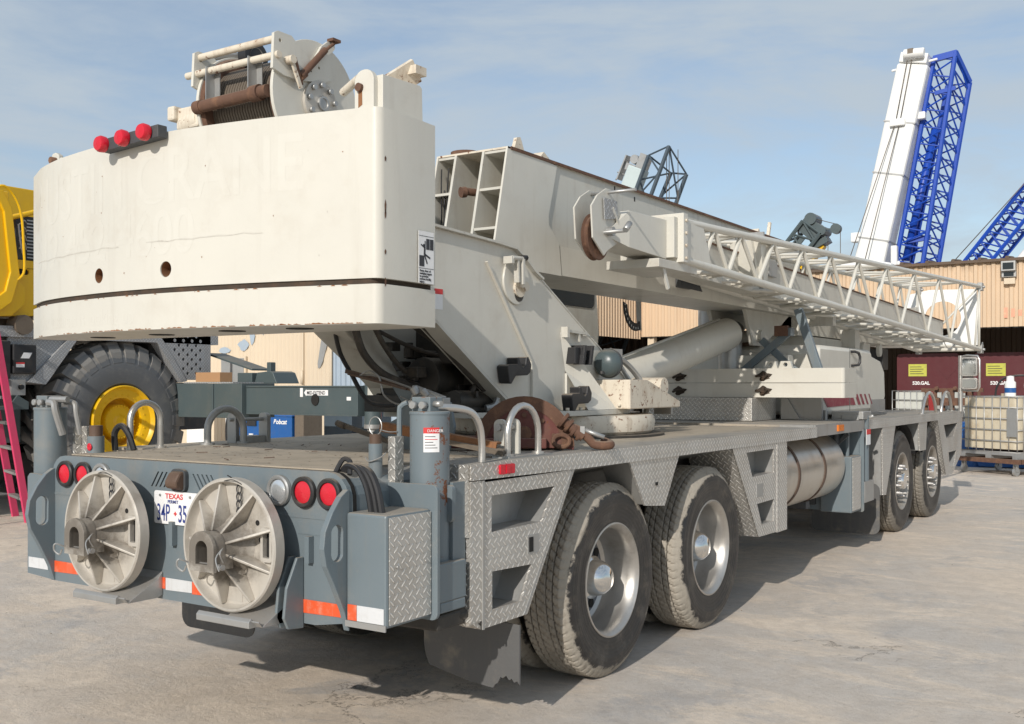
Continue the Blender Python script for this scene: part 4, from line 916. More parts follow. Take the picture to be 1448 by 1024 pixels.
h = MB(); h.cyl((.10, -.94, 3.40), (.10, -1.12, 3.215), .018, 14); h.cyl((.10, -.87, 3.455), (.10, -.95, 3.39), .009, 8); h.cyl((.10, -1.08, 3.235), (.10, -1.14, 3.18), .012, 8); h.box(.075, .12, -.90, -.84, 3.46, 3.475); h.obox((.10, -1.17, 3.30), (.10, -1.12, 3.17), .02, .02); h.build('tension_spring', 'rust', winch)
h = MB()
for k in range(14):
    t = k/14; h.lathe([(0, .024), (.004, .028), (.008, .024)], (0, 0, 0), 'x', 4) if False else None
h.cyl((.066, -1.20, 3.28), (.13, -1.20, 3.28), .022, 12); h.obox((.11, -1.19, 3.27), (.11, -1.13, 3.15), .012, .02); h.build('pivot_boss', 'cream_chip', winch)
h = MB(); h.cyl((-.49, -.93, 3.46), (-.43, -.93, 3.46), .085, 32); h.build('encoder_wheel', 'black', winch)
h = MB(); h.lathe([(-.001, .05), (-.006, .045), (-.006, .001)], (-.425, -.93, 3.46), 'x', 20); h.box(-.60, -.49, -.98, -.88, 3.42, 3.46); h.tube([(-.6, -1.1, 3.44), (-.55, -1.0, 3.47), (-.52, -.93, 3.46)], .02, 8, 3); h.build('encoder_hub', 'galv', winch)
h = MB(); h.box(-.72, -.54, -1.25, -.95, 3.02, 3.14); h.cyl((-.70, -1.20, 3.05), (-.56, -1.20, 3.07), .06, 16); h.box(-.76, -.70, -1.28, -1.18, 3.07, 3.15); h.build('winch_motor', 'cream_chip', winch, bevel=.012)
h = MB(); h.box(-.55, .09, -1.25, -.6, 2.70, 2.86); h.box(-.53, -.45, -1.2, -.7, 2.85, 3.0); h.box(.0, .06, -1.2, -.7, 2.85, 3.0); h.build('winch_base', 'creamB', T, bevel=.006)
# second winch, mostly hidden
h = MB(); h.box(-.30, .38, -1.50, -.45, 2.30, 2.50); h.build('turret_deck', 'creamB', T)
# boom ----------------------------------------------------------------
BX0, BX1, BZ0, BZ1 = -.25, .31, 2.375, 3.125
h = MB(); h.prism([(.80, BZ0), (.80, BZ1), (6.30, BZ1), (6.30, BZ0)], 'x', BX0+.012, BX1-.010); boom = h.build('boom', 'creamB', T)
# doubler plates at the foot and the lower strake
for xa, xb in ((BX1-.010, BX1+.004), (BX0-.002, BX0+.012)):
    h = MB(); h.prism([(.31, BZ0), (.49, BZ1+.012), (1.095, BZ1-.01), (1.04, 2.93), (.984, 2.763), (.99, 2.70), (1.123, 2.588), (1.151, 2.40), (1.155, BZ0-.004)], 'x', xa, xb); h.build('foot_plate', 'cream', boom)
    h = MB(); h.prism([(1.17, BZ0), (1.14, 2.575), (6.30, 2.575), (6.30, BZ0)], 'x', xa, xb-.004 if xb > 0 else xb); h.build('lower_strake', 'cream', boom)
h = MB(); h.box(BX0-.005, BX1+.008, .80, 6.31, BZ1+.0, BZ1+.014); h.add([(BX0-.002, .49, BZ1+.012), (BX1+.004, .49, BZ1+.012), (BX1+.004, .80, BZ1+.012), (BX0-.002, .80, BZ1+.012), (BX0-.002, .49, BZ1), (BX1+.004, .49, BZ1), (BX1+.004, .80, BZ1), (BX0-.002, .80, BZ1)], [(0, 1, 2, 3), (4, 5, 6, 7), (0, 1, 5, 4), (1, 2, 6, 5), (0, 3, 7, 4)]); h.build('top_plate', 'cream_chip', boom)
h = MB(); h.box(BX1+.004, BX1+.011, .52, 6.31, BZ1-.004, BZ1+.016); h.build('rusty_edge', 'rust', boom)
h = MB()
def yat(z): return .31+(.49-.31)*(z-BZ0)/(BZ1-BZ0)
for x in (-.105, .115):
    h.prism([(yat(BZ0), BZ0), (yat(BZ1), BZ1), (.80, BZ1), (.80, BZ0)], 'x', x, x+.018)
for xa, xb in ((BX0+.012, -.105), (.133, BX1-.010)):
    for z in (BZ0, 2.60, 2.86, BZ1-.018): h.add([(xa, yat(z)+.01, z), (xb, yat(z)+.01, z), (xb, .8, z), (xa, .8, z), (xa, yat(z)+.01, z+.016), (xb, yat(z)+.01, z+.016), (xb, .8, z+.016), (xa, .8, z+.016)], [(0, 1, 2, 3), (4, 5, 6, 7), (0, 1, 5, 4), (0, 3, 7, 4), (1, 2, 6, 5)])
h.build('foot_stiffener', 'creamB', boom)
h = MB()
for k in range(4): h.tube([(-.22+.03*k, .50, 3.05-.2*(k % 2)), (-.20+.025*k, .47, 2.9), (-.19+.02*k, .46, 2.7), (-.21+.03*k, .44, 2.5)], .005, 5, 4)
h.build('loose_cable', 'black', boom)
h = MB(); h.cyl((.02, .42, 2.87), (.06, .52, 2.87), .025, 14); h.cyl((.01, .40, 2.86), (.025, .43, 2.865), .035, 14); h.build('foot_pin', 'rust', boom)
h = MB(); h.cyl((-.14, .66, BZ1+.012), (-.14, .66, BZ1+.055), .10, 28); h.build('rusty_cap', 'rust', boom)
h = MB(); h.prism([(.60, BZ1), (.64, BZ1+.10), (.68, BZ1+.11), (.70, BZ1+.08), (.74, BZ1)], 'x', .26, .285); h.prism([(.90, BZ1), (.98, BZ1+.07), (1.12, BZ1)], 'x', .20, .28); h.prism([(5.2, BZ1), (5.3, BZ1+.10), (5.42, BZ1)], 'x', .1, .2); h.obox((.2, 5.55, BZ1), (.2, 5.62, BZ1+.2), .03, .03); h.build('rope_lug', 'cream_chip', boom)
h = MB()
for y, z in ((2.28, 3.05), (2.9, 2.98), (1.95, 3.08), (4.4, 3.0)): h.box(BX1-.01, BX1-.0085, y, y+.018, z, z+.035)
h.build('slot', 'dark', boom)
# inner sections + boom head
h = MB(); h.box(-.16, .20, 6.31, 11.8, 2.20, 2.66); h.box(-.19, .28, 6.31, 6.6, 2.17, 2.80); h.build('inner_section', 'cream', boom)
h = MB(); h.prism([(11.4, 2.30), (11.4, 2.78), (12.2, 2.85), (12.3, 2.5), (12.0, 2.2)], 'x', -.26, -.245); h.prism([(11.4, 2.30), (11.4, 2.78), (12.2, 2.85), (12.3, 2.5), (12.0, 2.2)], 'x', .26, .275); h.build('head_plate', 'cream', boom)
h = MB(); h.cyl((-.25, 12.0, 2.5), (.26, 12.0, 2.5), .10, 24); h.build('head_sheave', 'darkgrey', boom)
h = MB(); h.box(-.12, .12, 10.6, 10.9, 1.85, 2.15); 
for i in range(7): h.lathe([(0, .001), (0, .14), (.02, .14), (.02, .001)], (-.12+.034*i, 10.75, 2.0), 'x', 24)
h.build('hook_block_hanging', 'black', boom)
# brackets under the boom
h = MB(); h.prism([(4.85, 2.375), (6.15, 2.375), (5.35, 2.02), (5.05, 2.02)], 'x', .19, .23); h.prism([(4.85, 2.375), (6.15, 2.375), (5.35, 2.02), (5.05, 2.02)], 'x', -.18, -.14); h.cyl((-.22, 5.2, 2.12), (.28, 5.2, 2.12), .06, 20); h.build('cylinder_bracket', 'creamB', boom, bevel=.004)
h = MB(); h.box(.314, .36, 3.02, 3.28, 2.44, 2.62); h.add([(.36, 3.02, 2.44), (.36, 3.28, 2.44), (.50, 3.15, 2.40), (.36, 3.28, 2.62), (.36, 3.02, 2.62)], [(0, 1, 2), (1, 3, 2), (3, 4, 2), (4, 0, 2)]); h.box(.314, .46, 3.30, 3.42, 2.50, 2.56); h.build('jib_bracket', 'darkgrey', boom)
h = MB(); h.box(.28, .60, 6.5, 6.62, 2.28, 2.42); h.box(.28, .46, 7.9, 8.1, 2.05, 2.30); h.box(-.2, .3, 6.6, 9.2, 2.06, 2.17); h.cyl((.3, 8.8, 2.08), (.34, 8.8, 2.08), .10, 20); h.cyl((.3, 9.6, 2.10), (.34, 9.6, 2.10), .09, 20); h.build('boom_underframe', 'creamB', boom)
# angle indicator
h = MB(); a = [(3.46+.24*math.cos(R(t)), 2.36+.25*math.sin(R(t))) for t in range(180, 300, 8)]; b = [(3.46+.17*math.cos(R(t)), 2.36+.18*math.sin(R(t))) for t in range(299, 179, -8)]
h.prism(a+b, 'x', -.285, -.275); ai = h.build('angle_indicator', 'black', boom)
h = MB(); h.prism([(3.52, 2.12), (3.60, 2.12), (3.58, 2.4), (3.50, 2.4)], 'x', -.295, -.286); h.build('indicator_plate', 'galv', boom)
h = MB()
for t in range(185, 290, 12): h.box(-.274, -.2735, 3.46+.215*math.cos(R(t))-.006, 3.46+.215*math.cos(R(t))+.006, 2.36+.225*math.sin(R(t))-.01, 2.36+.225*math.sin(R(t))+.01)
h.build('dial_marks', 'white', boom)
# lift cylinder
p0, p1 = Vector((.03, 2.30, 1.62)), Vector((.03, 5.10, 2.18)); d = (p1-p0).normalized()
h = MB(); h.cyl(p0, p0+d*2.62, .158, 48); lc = h.build('lift_cylinder', 'cream', T, bevel=.006)
h = MB(); h.cyl(p0+d*2.62, p1, .09, 24); h.build('cylinder_rod', 'chrome', lc)
h = MB(); h.cyl(p0+Vector((0, .1, .19)), p0+d*2.4+Vector((0, 0, .175)), .014, 8); h.build('hydraulic_pipe', 'creamB', lc)
# jib -----------------------------------------------------------------
Y0, Y1 = 1.95, 12.25
def ch(y, s, top):
    t = (y-Y0)/(Y1-Y0)
    xr = .85+.30*t; xl = .50-.25*t; zt = 2.80+.33*t; zb = 2.53-.36*t
    return Vector((xr if s else xl, y, zt if top else zb))
h = MB()
for s in (0, 1):
    for t in (0, 1): h.cyl(ch(Y0, s, t), ch(Y1, s, t), .033 if t == 0 else .030, 12)
jib = h.build('lattice_jib', 'cream', T)
def sect(y, xr, zt, w_=.16, hh=.30): return [(xr-w_, y, zt-hh), (xr, y, zt-hh), (xr-w_, y, zt), (xr, y, zt)]
EXT = (sect(2.45, .66, 2.775)+sect(12.05, .66, 2.605), [(0, 1, 3, 2), (4, 6, 7, 5), (0, 4, 5, 1), (2, 3, 7, 6), (0, 2, 6, 4), (1, 5, 7, 3)])
nodes = [2.51, 3.03, 3.74, 4.46, 5.26, 6.15, 7.2, 8.4, 9.67, 10.96]; ny = [2.25]+nodes+[12.2]
def brace(name, fn, r):
    h = MB()
    for i in range(1, len(ny)-1):
        lo0 = (ny[i-1]+ny[i])/2 if i > 1 else 2.30; lo1 = (ny[i]+ny[i+1])/2
        fn(h, ny[i], lo0, lo1, r)
    return h.build(name, 'cream', jib)
def fr(h, y, a, b, r): h.cyl(ch(y, 1, 1), ch(a, 1, 0), r, 8, caps=False); h.cyl(ch(y, 1, 1), ch(b, 1, 0), r, 8, caps=False)
def fl(h, y, a, b, r): h.cyl(ch(y, 0, 1), ch(a, 0, 0), r, 8, caps=False); h.cyl(ch(y, 0, 1), ch(b, 0, 0), r, 8, caps=False)
def ftop(h, y, a, b, r): h.cyl(ch(y, 1, 1), ch(a, 0, 1), r, 8, caps=False); h.cyl(ch(y, 1, 1), ch(b, 0, 1), r, 8, caps=False); h.cyl(ch(y, 1, 1), ch(y, 0, 1), r, 8, caps=False)
def fbot(h, y, a, b, r): h.cyl(ch(a, 1, 0), ch(y, 0, 0), r, 8, caps=False); h.cyl(ch(b, 1, 0), ch(y, 0, 0), r, 8, caps=False); h.cyl(ch(b, 1, 0), ch(b, 0, 0), r, 8, caps=False)
brace('side_bracing', fr, .018); brace('side_bracing', fl, .016); brace('top_bracing', ftop, .015); brace('bottom_bracing', fbot, .017)
h = MB()
for s in (0, 1): h.cyl(ch(12.2, s, 0), ch(12.2, s, 1), .018, 8); h.cyl(ch(11.4, s, 0)+Vector((0, .6, 0)), ch(12.2, s, 1), .015, 8)
h.cyl(ch(12.2, 0, 0), ch(12.2, 1, 0), .03, 8); h.cyl(ch(12.2, 0, 0), ch(12.2, 1, 1), .015, 8); h.build('end_frame', 'cream', jib)
h = MB()
for s in (0, 1):
    for t in (0, 1):
        c = ch(12.25, s, t); h.box(c.x-.035, c.x+.035, c.y-.02, c.y+.14, c.z-.06, c.z+.06); h.cyl((c.x-.06, c.y+.10, c.z), (c.x+.06, c.y+.10, c.z), .02, 10)
h.build('jib_foot_lug', 'galv', jib, bevel=.008)
h = MB(); h.tube([ch(12.3, 1, 0)+Vector((.02, .05+.05*math.sin(a), .06+.05*math.cos(a))) for a in [i*.5 for i in range(13)]], .006, 6); h.tube([ch(9.9, 1, 0)+Vector((0, 0, -.03)), ch(10.2, 1, 0)+Vector((0, 0, -.12)), ch(10.6, 1, 0)+Vector((0, 0, -.03))], .006, 6, 5); h.build('safety_chain', 'galv', jib)
# end plate with a large round hole, and the nested inner extension
h = MB(); h.prism([(.02, 2.80), (.10, 3.06), (.40, 3.12), (1.09, 3.10), (1.12, 2.24), (.50, 2.20), (.34, 2.30), (.30, 2.60)], 'y', 12.33, 12.345, [disc_poly((.60, 2.665), .268, 40)]); h.build('end_plate', 'whitepaint', jib)
h = MB(); h.add(EXT[0], EXT[1]); ex = h.build('jib_extension', 'creamB', jib)
h = MB()
for i in (1,): h.obox(Vector(EXT[0][3])+Vector((.003, 0, .004)), Vector(EXT[0][7])+Vector((.003, 0, .004)), .022, .012)
h.build('rusty_edge', 'rust', ex if False else jib)
# solid tip panel and head of the jib
h = MB(); c0, c1 = ch(1.93, 1, 0), ch(1.93, 1, 1)
h.prism([(1.93, c0.z-.02), (1.93, c1.z+.02), (2.26, c1.z+.02), (2.44, c0.z-.02)], 'x', .868, .882); h.prism([(1.93, c0.z-.02), (1.93, c1.z+.02), (2.26, c1.z+.02), (2.44, c0.z-.02)], 'x', .46, .474)
h.box(.40, .905, 1.86, 1.935, 2.50, 2.85); h.build('tip_panel', 'cream', jib, bevel=.003)
h = MB()
for k in range(4): h.cyl((.905, 1.90, 2.53+.09*k), (.918, 1.90, 2.53+.09*k), .012, 8)
h.build('bolt', 'cream_chip', jib)
h = MB(); h.prism([(1.22, 2.54), (1.22, 2.785), (1.80, 2.80), (1.80, 2.52)], 'x', .58, .80); h.build('head_box', 'cream', jib, bevel=.004)
h = MB(); h.box(.45, .86, 1.80, 1.86, 2.53, 2.82); h.prism([(1.55, 2.44), (1.55, 2.50), (2.2, 2.50), (2.2, 2.44)], 'x', .45, .86); h.obox((.83, 1.66, 2.47), (.84, 1.74, 2.30), .02, .03); h.build('head_collar', 'creamB', jib, bevel=.003)
h = MB(); h.add([(.80, 1.22, 2.785), (.80, 1.22, 2.54), (.58, 1.22, 2.54), (.58, 1.22, 2.785), (.74, .98, 2.60), (.66, .98, 2.60)], [(0, 1, 4), (1, 2, 5, 4), (2, 3, 5), (0, 3, 5, 4)]); h.build('head_neck', 'cream', jib)
chk = [(.86, 2.52), (.80, 2.56), (.78, 2.76), (.86, 2.84), (.98, 2.90), (1.04, 2.90), (1.18, 2.76), (1.22, 2.60), (1.0, 2.50), (.95, 2.46)]
h = MB(); h.prism(chk, 'x', .745, .757); h.prism(chk, 'x', .62, .632); h.build('cheek_plate', 'creamB', jib, bevel=.002)
h = MB(); h.lathe([(.665, .09), (.665, .145), (.67, .152), (.68, .135), (.70, .135), (.71, .152), (.715, .145), (.715, .09)], (0, .95, 2.585), 'x', 48); h.lathe([(.67, .095), (.67, .03)], (0, .95, 2.585), 'x', 30); h.lathe([(.71, .095), (.70, .09), (.70, .03)], (0, .95, 2.585), 'x', 30); h.build('jib_sheave', 'rust', jib)
h = MB(); h.cyl((.56, .95, 2.61), (.92, .95, 2.61), .013, 10); h.cyl((.92, .93, 2.61), (.92, .99, 2.66), .02, 8); h.cyl((.60, 1.0, 2.875), (.96, 1.0, 2.875), .011, 8); h.cyl((.757, 1.0, 2.62), (.80, 1.0, 2.62), .03, 12); h.build('sheave_pin', 'galv', jib)
h = MB(); h.prism([(.93, 2.69), (.92, 2.83), (1.10, 2.83), (1.11, 2.72)], 'x', .765, .772); h.build('tread_plate', 'treadgrey', jib)
h = MB(); h.obox((.77, 1.04, 2.78), (.77, 1.2, 2.60), .012, .02); h.build('rope_keeper', 'creamB', jib)
h = MB(); h.box(.52, .70, 4.05, 4.08, 2.45, 3.0); h.box(.62, .70, 4.2, 4.42, 2.62, 2.76); h.build('camera_mount', 'galv', jib)
h = MB(); c = ch(3.62, 1, 0); h.add([(.84, 3.55, 2.46), (.84, 3.75, 2.46), (.86, 3.80, 2.90), (.80, 3.45, 2.90), (.80, 3.55, 2.46)], [(0, 1, 2, 3)]); h.prism([(3.60, c.z), (3.64, c.z), (3.64, 2.85), (3.50, 2.85)], 'x', .60, .87); h.build('stow_frame', 'cream', jib)
# ballast slabs and boxes on the deck
def lie(o): return o
h = MB(); h.box(-.60, .52, 4.24, 4.90, 1.288, 1.505); h.build('deck_locker', 'tread', T, bevel=.006)
h = MB(); h.box(.55, .62, 4.95, 5.0, 1.288, 1.50); h.box(.56, .95, 4.95, 5.0, 1.288, 1.52); h.prism([(.56, 1.29), (.75, 1.29), (.62, 1.50), (.56, 1.50)], 'y', 4.92, 4.95); h.build('slab_support', 'galv', T)
# engine hood
h = MB(); h.prism([(5.15, 1.325), (7.6, 1.325), (7.75, 1.5), (7.72, 1.78), (7.55, 1.90), (7.15, 1.95), (7.1, 2.02), (5.25, 2.02), (5.15, 1.97)], 'x', -.55, .86); hood = h.build('engine_hood', 'cream', T, bevel=.05)
h = MB(); h.box(.861, .8635, 6.22, 6.225, 1.33, 2.02); h.build('panel_gap', 'ink', hood)
h = MB(); h.box(.861, .8625, 7.05, 7.70, 1.33, 1.46); h.build('grey_band', 'galv', hood)
h = MB()
x0, x1 = .8636, .8642
h.prism([(5.22, 1.53), (5.42, 1.40), (6.20, 1.41), (6.20, 1.525)], 'x', x0, x1); h.prism([(6.24, 1.525), (6.24, 1.41), (6.44, 1.41), (6.32, 1.525)], 'x', x0, x1)
for k in range(4): y = 6.42+.18*k; h.prism([(y, 1.525), (y+.13, 1.41), (y+.23-.02*k, 1.41), (y+.10-.02*k, 1.525)], 'x', x0, x1)
h.build('stripe_decal', 'maroon', hood)
h = MB(); h.tube([(.862, 6.26, 1.98), (.90, 6.28, 1.98), (.90, 6.42, 1.97), (.91, 6.44, 1.93), (.91, 6.44, 1.87), (.90, 6.42, 1.84), (.862, 6.28, 1.83)], .015, 8); h.build('handle', 'black', hood)
h = MB(); h.cyl((.0, 5.02, 1.3), (.0, 5.02, 2.08), .12, 24); h.cyl((-.5, 5.6, 1.3), (-.5, 5.6, 2.55), .09, 24); h.build('exhaust_muffler', 'galv', T)
h = MB(); h.box(.05, .62, 4.98, 5.12, 1.75, 1.92); h.cyl((.35, 5.0, 1.92), (.35, 5.13, 1.92), .04, 10); h.build('hood_step', 'creamB', T, bevel=.01)
# boom rest
h = MB(); h.obox((.16, 4.96, 1.76), (.62, 4.96, 2.13), .05, .07); h.obox((.34, 5.0, 2.07), (.68, 5.0, 1.76), .05, .07); h.obox((.72, 4.96, 2.36), (.92, 4.96, 1.76), .06, .08); h.obox((-.05, 4.98, 1.75), (.02, 4.98, 2.1), .06, .08); h.box(.50, .66, 4.93, 5.03, 2.10, 2.18)
h.box(-.1, .95, 4.95, 5.03, 1.72, 1.77); h.build('boom_rest', 'grey', T, bevel=.004)
h = MB(); h.box(.50, .63, 4.9, 4.96, 2.10, 2.20); h.build('rest_pad', 'rust', T)
# mirror
h = MB(); h.cyl((1.27, 10.05, 1.27), (1.27, 10.05, 2.02), .028, 12); h.tube([(1.27, 10.05, 2.0), (1.36, 10.0, 2.02), (1.50, 9.96, 2.01), (1.525, 9.95, 1.96), (1.525, 9.95, 1.60), (1.50, 9.96, 1.55), (1.36, 10.0, 1.55), (1.27, 10.05, 1.56)], .014, 8); mp = h.build('mirror_pole', 'rail', T)
for z0, z1 in ((1.74, 1.995), (1.57, 1.72)):
    h = MB(); h.prism(rrect(1.30, 1.50, z0, z1, .035), 'y', 9.93, 9.99); mh = h.build('mirror_housing', 'rail', mp, bevel=.006)
    h = MB(); h.prism(rrect(1.315, 1.485, z0+.018, z1-.018, .028), 'y', 9.924, 9.929); h.build('mirror_glass', 'mirror', mp)
# pad cradles
for cx in (.55, -.315):
    h = MB(); h.prism([(-1.842, .64), (-1.842, .75), (-1.87, .72), (-2.03, .635), (-2.05, .66), (-2.055, .655), (-2.03, .630), (-1.87, .63)], 'x', cx+.0, cx+.24); cr = h.build('pad_cradle', 'galv', T, bevel=.003)
    h = MB(); h.prism([(-2.07, .628), (-2.07, .655), (-2.055, .668), (-2.02, .640), (-2.02, .628)], 'x', cx-.12, cx+.20); h.build('cradle_lip', 'galv', cr, bevel=.003)
    h = MB(); h.cyl((cx, -1.842, .94), (cx, -1.93, .94), .05, 16); h.build('pad_peg', 'grey', cr)
    h = MB(); h.box(cx+.315, cx+.34, -1.87, -1.842, .88, .99); h.build('pad_stop', 'grey', cr)

# stowed outrigger pads ------------------------------------------------
def pad(c, label, rot):
    o = empty('outrigger_pad', (c[0], c[1], c[2]-.30), label, 'outrigger pad', 'round outrigger pads hung on the bumper')
    h = MB(); Yc = c[1]; h.lathe([(.050, .001), (.050, .270), (.044, .283), (-.005, .284), (-.012, .278), (-.012, .269), (-.002, .266), (.018, .264), (.030, .254), (.030, .001)], (c[0], Yc, c[2]), 'y', 96)
    pb = h.build('dish', 'alum', o)
    for i in range(9):
        a = R(rot+40*i)
        if i == 2: a += R(6)
        da = Vector((math.cos(a), 0, math.sin(a))); n = Vector((-math.sin(a), 0, math.cos(a)))*.006
        C0 = Vector(c); q = [C0+da*.07+Vector((0, .03, 0)), C0+da*.258+Vector((0, .03, 0)), C0+da*.261+Vector((0, .002, 0)), C0+da*.07+Vector((0, -.082, 0))]
        g = MB(); g.add([v-n for v in q]+[v+n for v in q], [(0, 1, 2, 3), (4, 5, 6, 7), (0, 1, 5, 4), (1, 2, 6, 5), (2, 3, 7, 6), (3, 0, 4, 7)]); g.build('rib', 'alum', o, bevel=.003)
    h = MB(); h.lathe([(.03, .125), (-.01, .095), (-.04, .08), (-.08, .074)], (c[0], Yc, c[2]), 'y', 40)
    # horseshoe socket, open at the bottom
    outer = [(c[0]+.075*math.cos(R(t)), c[2]+.075*math.sin(R(t))) for t in range(-10, 191, 12)]+[(c[0]-.078, c[2]-.085), (c[0]-.045, c[2]-.085)]
    inner = [(c[0]+.045*math.cos(R(t)), c[2]+.045*math.sin(R(t))) for t in range(180, -1, -12)]+[(c[0]+.045, c[2]-.085), (c[0]+.078, c[2]-.085)]
    OUT = [(c[0]+.070*math.cos(R(t)), c[2]+.070*math.sin(R(t))) for t in range(-5, 186, 10)]+[(c[0]-.070, c[2]-.085), (c[0]+.070, c[2]-.085)]
    INN = [(c[0]+.036*math.cos(R(t)), c[2]+.036*math.sin(R(t))) for t in range(0, 181, 15)]+[(c[0]-.036, c[2]-.062), (c[0]+.036, c[2]-.062)]
    h.prism(OUT, 'y', Yc-.135, Yc-.04, [INN]); h.prism([(c[0]+(x-c[0])*1.07, c[2]+(z-c[2])*1.07) for x, z in OUT], 'y', Yc-.148, Yc-.133, [INN]); h.build('hub_socket', 'alum', o)
    h = MB(); h.prism(INN, 'y', Yc-.075, Yc-.07); h.build('socket_hollow', 'dark', o)
    h = MB(); h.cyl((c[0]-.10, Yc-.12, c[2]-.07), (c[0]+.10, Yc-.12, c[2]-.07), .012, 10); h.tube([(c[0]-.10, Yc-.12, c[2]-.07), (c[0]-.125, Yc-.16, c[2]-.05), (c[0]-.135, Yc-.16, c[2]-.08), (c[0]-.11, Yc-.15, c[2]-.10), (c[0]-.09, Yc-.15, c[2]-.075)], .004, 6, 4)
    h.tube([(c[0]+.10, Yc-.12, c[2]-.05), (c[0]+.115, Yc-.15, c[2]-.01), (c[0]+.10, Yc-.12, c[2]+.01), (c[0]+.09, Yc-.15, c[2]-.03), (c[0]+.11, Yc-.15, c[2]-.08)], .003, 6, 4); h.build('retaining_pin', 'galv', o)
    h = MB(); h.prism(rrect(c[0]+.182, c[0]+.248, c[2]-.055, c[2]+.085, .012), 'y', Yc+.005, Yc+.031, [rrect(c[0]+.196, c[0]+.234, c[2]-.038, c[2]+.068, .005)]); h.build('slot_frame', 'alum', o, bevel=.002)
    h = MB(); h.box(c[0]+.196, c[0]+.234, Yc+.0275, Yc+.0295, c[2]-.038, c[2]+.068)
    for dx, dz in ((.14, .10), (.16, .03)): h.lathe([(.0285, .012), (.0285, .001)], (c[0]+dx, Yc, c[2]+dz), 'y', 12)
    h.build('slot_hole', 'dark', o)
    h = MB(); h.tube([(c[0]-.02, Yc-.01, c[2]+.27), (c[0]+.06, Yc-.03, c[2]+.28), (c[0]+.10, Yc+.0, c[2]+.25)], .002, 5, 4)
    for k in range(4): h.tube([(c[0]+.04+.014*math.sin(t), Yc+.018, c[2]+.235-.032*k+.02*math.cos(t)) for t in [i*.6 for i in range(11)]], .0032, 5)
    h.tube([(c[0]+.04, Yc+.02, c[2]+.25), (c[0]+.01, Yc+.01, c[2]+.28), (c[0]-.0, Yc-.01, c[2]+.295)], .0025, 5, 3); h.build('pin_chain', 'black', o)
    h = MB(); h.box(c[0]-.03, c[0]+.05, Yc+.028, Yc+.0295, c[2]-.24, c[2]-.15); h.build('cast_mark', 'alum', o)
    return o
pad((-.315, -1.995, .938), 'left-hand round cast aluminium outrigger pad hung on the bumper beside the orange tape', 18)
pad((.55, -1.995, .945), 'round cast aluminium outrigger pad hung nearest the clear reversing lamp, overlapping the licence plate', 18)
# ballast slabs: each can be lifted off
for z0, nm in ((1.508, 'lower'), (1.645, 'upper')):
    o = empty('ballast_slab', (.1, 4.6, z0), f'{nm} of the two cream steel ballast slabs stacked across the deck', 'ballast slab', 'steel ballast slabs stacked on the deck')
    h = MB(); h.prism(rrect(-1.13, 1.33, 4.36, 4.78, .03), 'z', z0, z0+.132); h.build('slab', 'cream', o, bevel=.005)
    h = MB(); h.prism([(.60+.06*math.cos(t)*(1+.3*math.sin(5*t)), z0+.062+.042*math.sin(t)*(1+.3*math.cos(3*t))) for t in [i*.35 for i in range(18)]], 'y', 4.356, 4.3595); h.tube([(.52, 4.345, z0+.06), (.56, 4.33, z0+.065), (.60, 4.34, z0+.05), (.63, 4.33, z0+.075)], .012, 8, 3); h.box(.575, .60, 4.335, 4.356, z0+.03, z0+.10); h.build('lifting_eye', 'gap', o)
    h = MB(); h.prism([(-.25+.06*math.cos(t)*(1+.3*math.sin(5*t)), z0+.06+.04*math.sin(t)*(1+.3*math.cos(3*t))) for t in [i*.35 for i in range(18)]], 'y', 4.356, 4.3595); h.tube([(-.32, 4.345, z0+.05), (-.27, 4.33, z0+.065), (-.2, 4.335, z0+.07)], .012, 8, 3); h.build('lifting_eye', 'gap', o)
    if z0 > 1.6:
        h = MB()
        for x in (.56, .70):
            h.prism([(x, z0+.133), (x+.02, z0+.20), (x+.11, z0+.20), (x+.13, z0+.133)], 'y', 4.45, 4.5, [disc_poly((x+.065, z0+.167), .02, 12)])
        h.build('lifting_lug', 'creamB', o, bevel=.004)
# hook block lying on the deck, turned towards the rear right corner
o = empty('hook_block', (.88, -.20, 1.270), 'rusty red crane hook block lying on the deck behind the polished hoop', 'hook block')
o.rotation_euler = (0, 0, R(33)); o['_o'] = (0, 0, 0)
pts = [(.27*math.cos(R(t)), .02+.27*math.sin(R(t))) for t in range(-4, 185, 9)]
h = MB(); h.prism(pts, 'y', -.075, -.06); h.prism(pts, 'y', .06, .075); h.build('cheek_plate', 'redrust', o, bevel=.003)
h = MB(); h.lathe([(-.045, .20), (-.045, .245), (-.02, .22), (.02, .22), (.045, .245), (.045, .20), (.045, .02)], (0, 0, .02), 'y', 40)
h.v = [(x, y, max(z, .004)) for x, y, z in h.v]; h.build('sheave', 'gap', o)
h = MB(); h.box(-.50, -.20, -.10, .0, .015, .075); h.box(-.42, .12, -.125, -.078, .01, .065); h.build('side_weight', 'redrust', o, bevel=.006)
h = MB(); ring_ = [(.272*math.cos(R(t)), .02+.272*math.sin(R(t))) for t in range(0, 181, 9)]+[(.205*math.cos(R(t)), .02+.205*math.sin(R(t))) for t in range(180, -1, -9)]; h.prism(ring_, 'y', -.082, -.076); h.build('worn_rim', 'rust', o)
for t in (20, 55, 90, 125, 160):
    h = MB(); h.cyl((.17*math.cos(R(t)), -.088, .02+.17*math.sin(R(t))), (.17*math.cos(R(t)), -.074, .02+.17*math.sin(R(t))), .013, 8); h.build('bolt', 'rust', o)
h = MB(); h.cyl((0, -.10, .09), (0, .09, .09), .04, 20); h.build('sheave_pin', 'rust', o)
h = MB()
for k in range(4):
    c_ = Vector((.205+.028*k, -.09, .165-.028*k)); dd = Vector((.75, -.1, -.6)).normalized()
    h.cyl(c_, c_+dd*.018, .05-.006*k, 18, .046-.006*k)
h.cyl((.20, -.09, .165), (.32, -.10, .07), .026, 14); h.build('swivel', 'rust', o, bevel=.002)
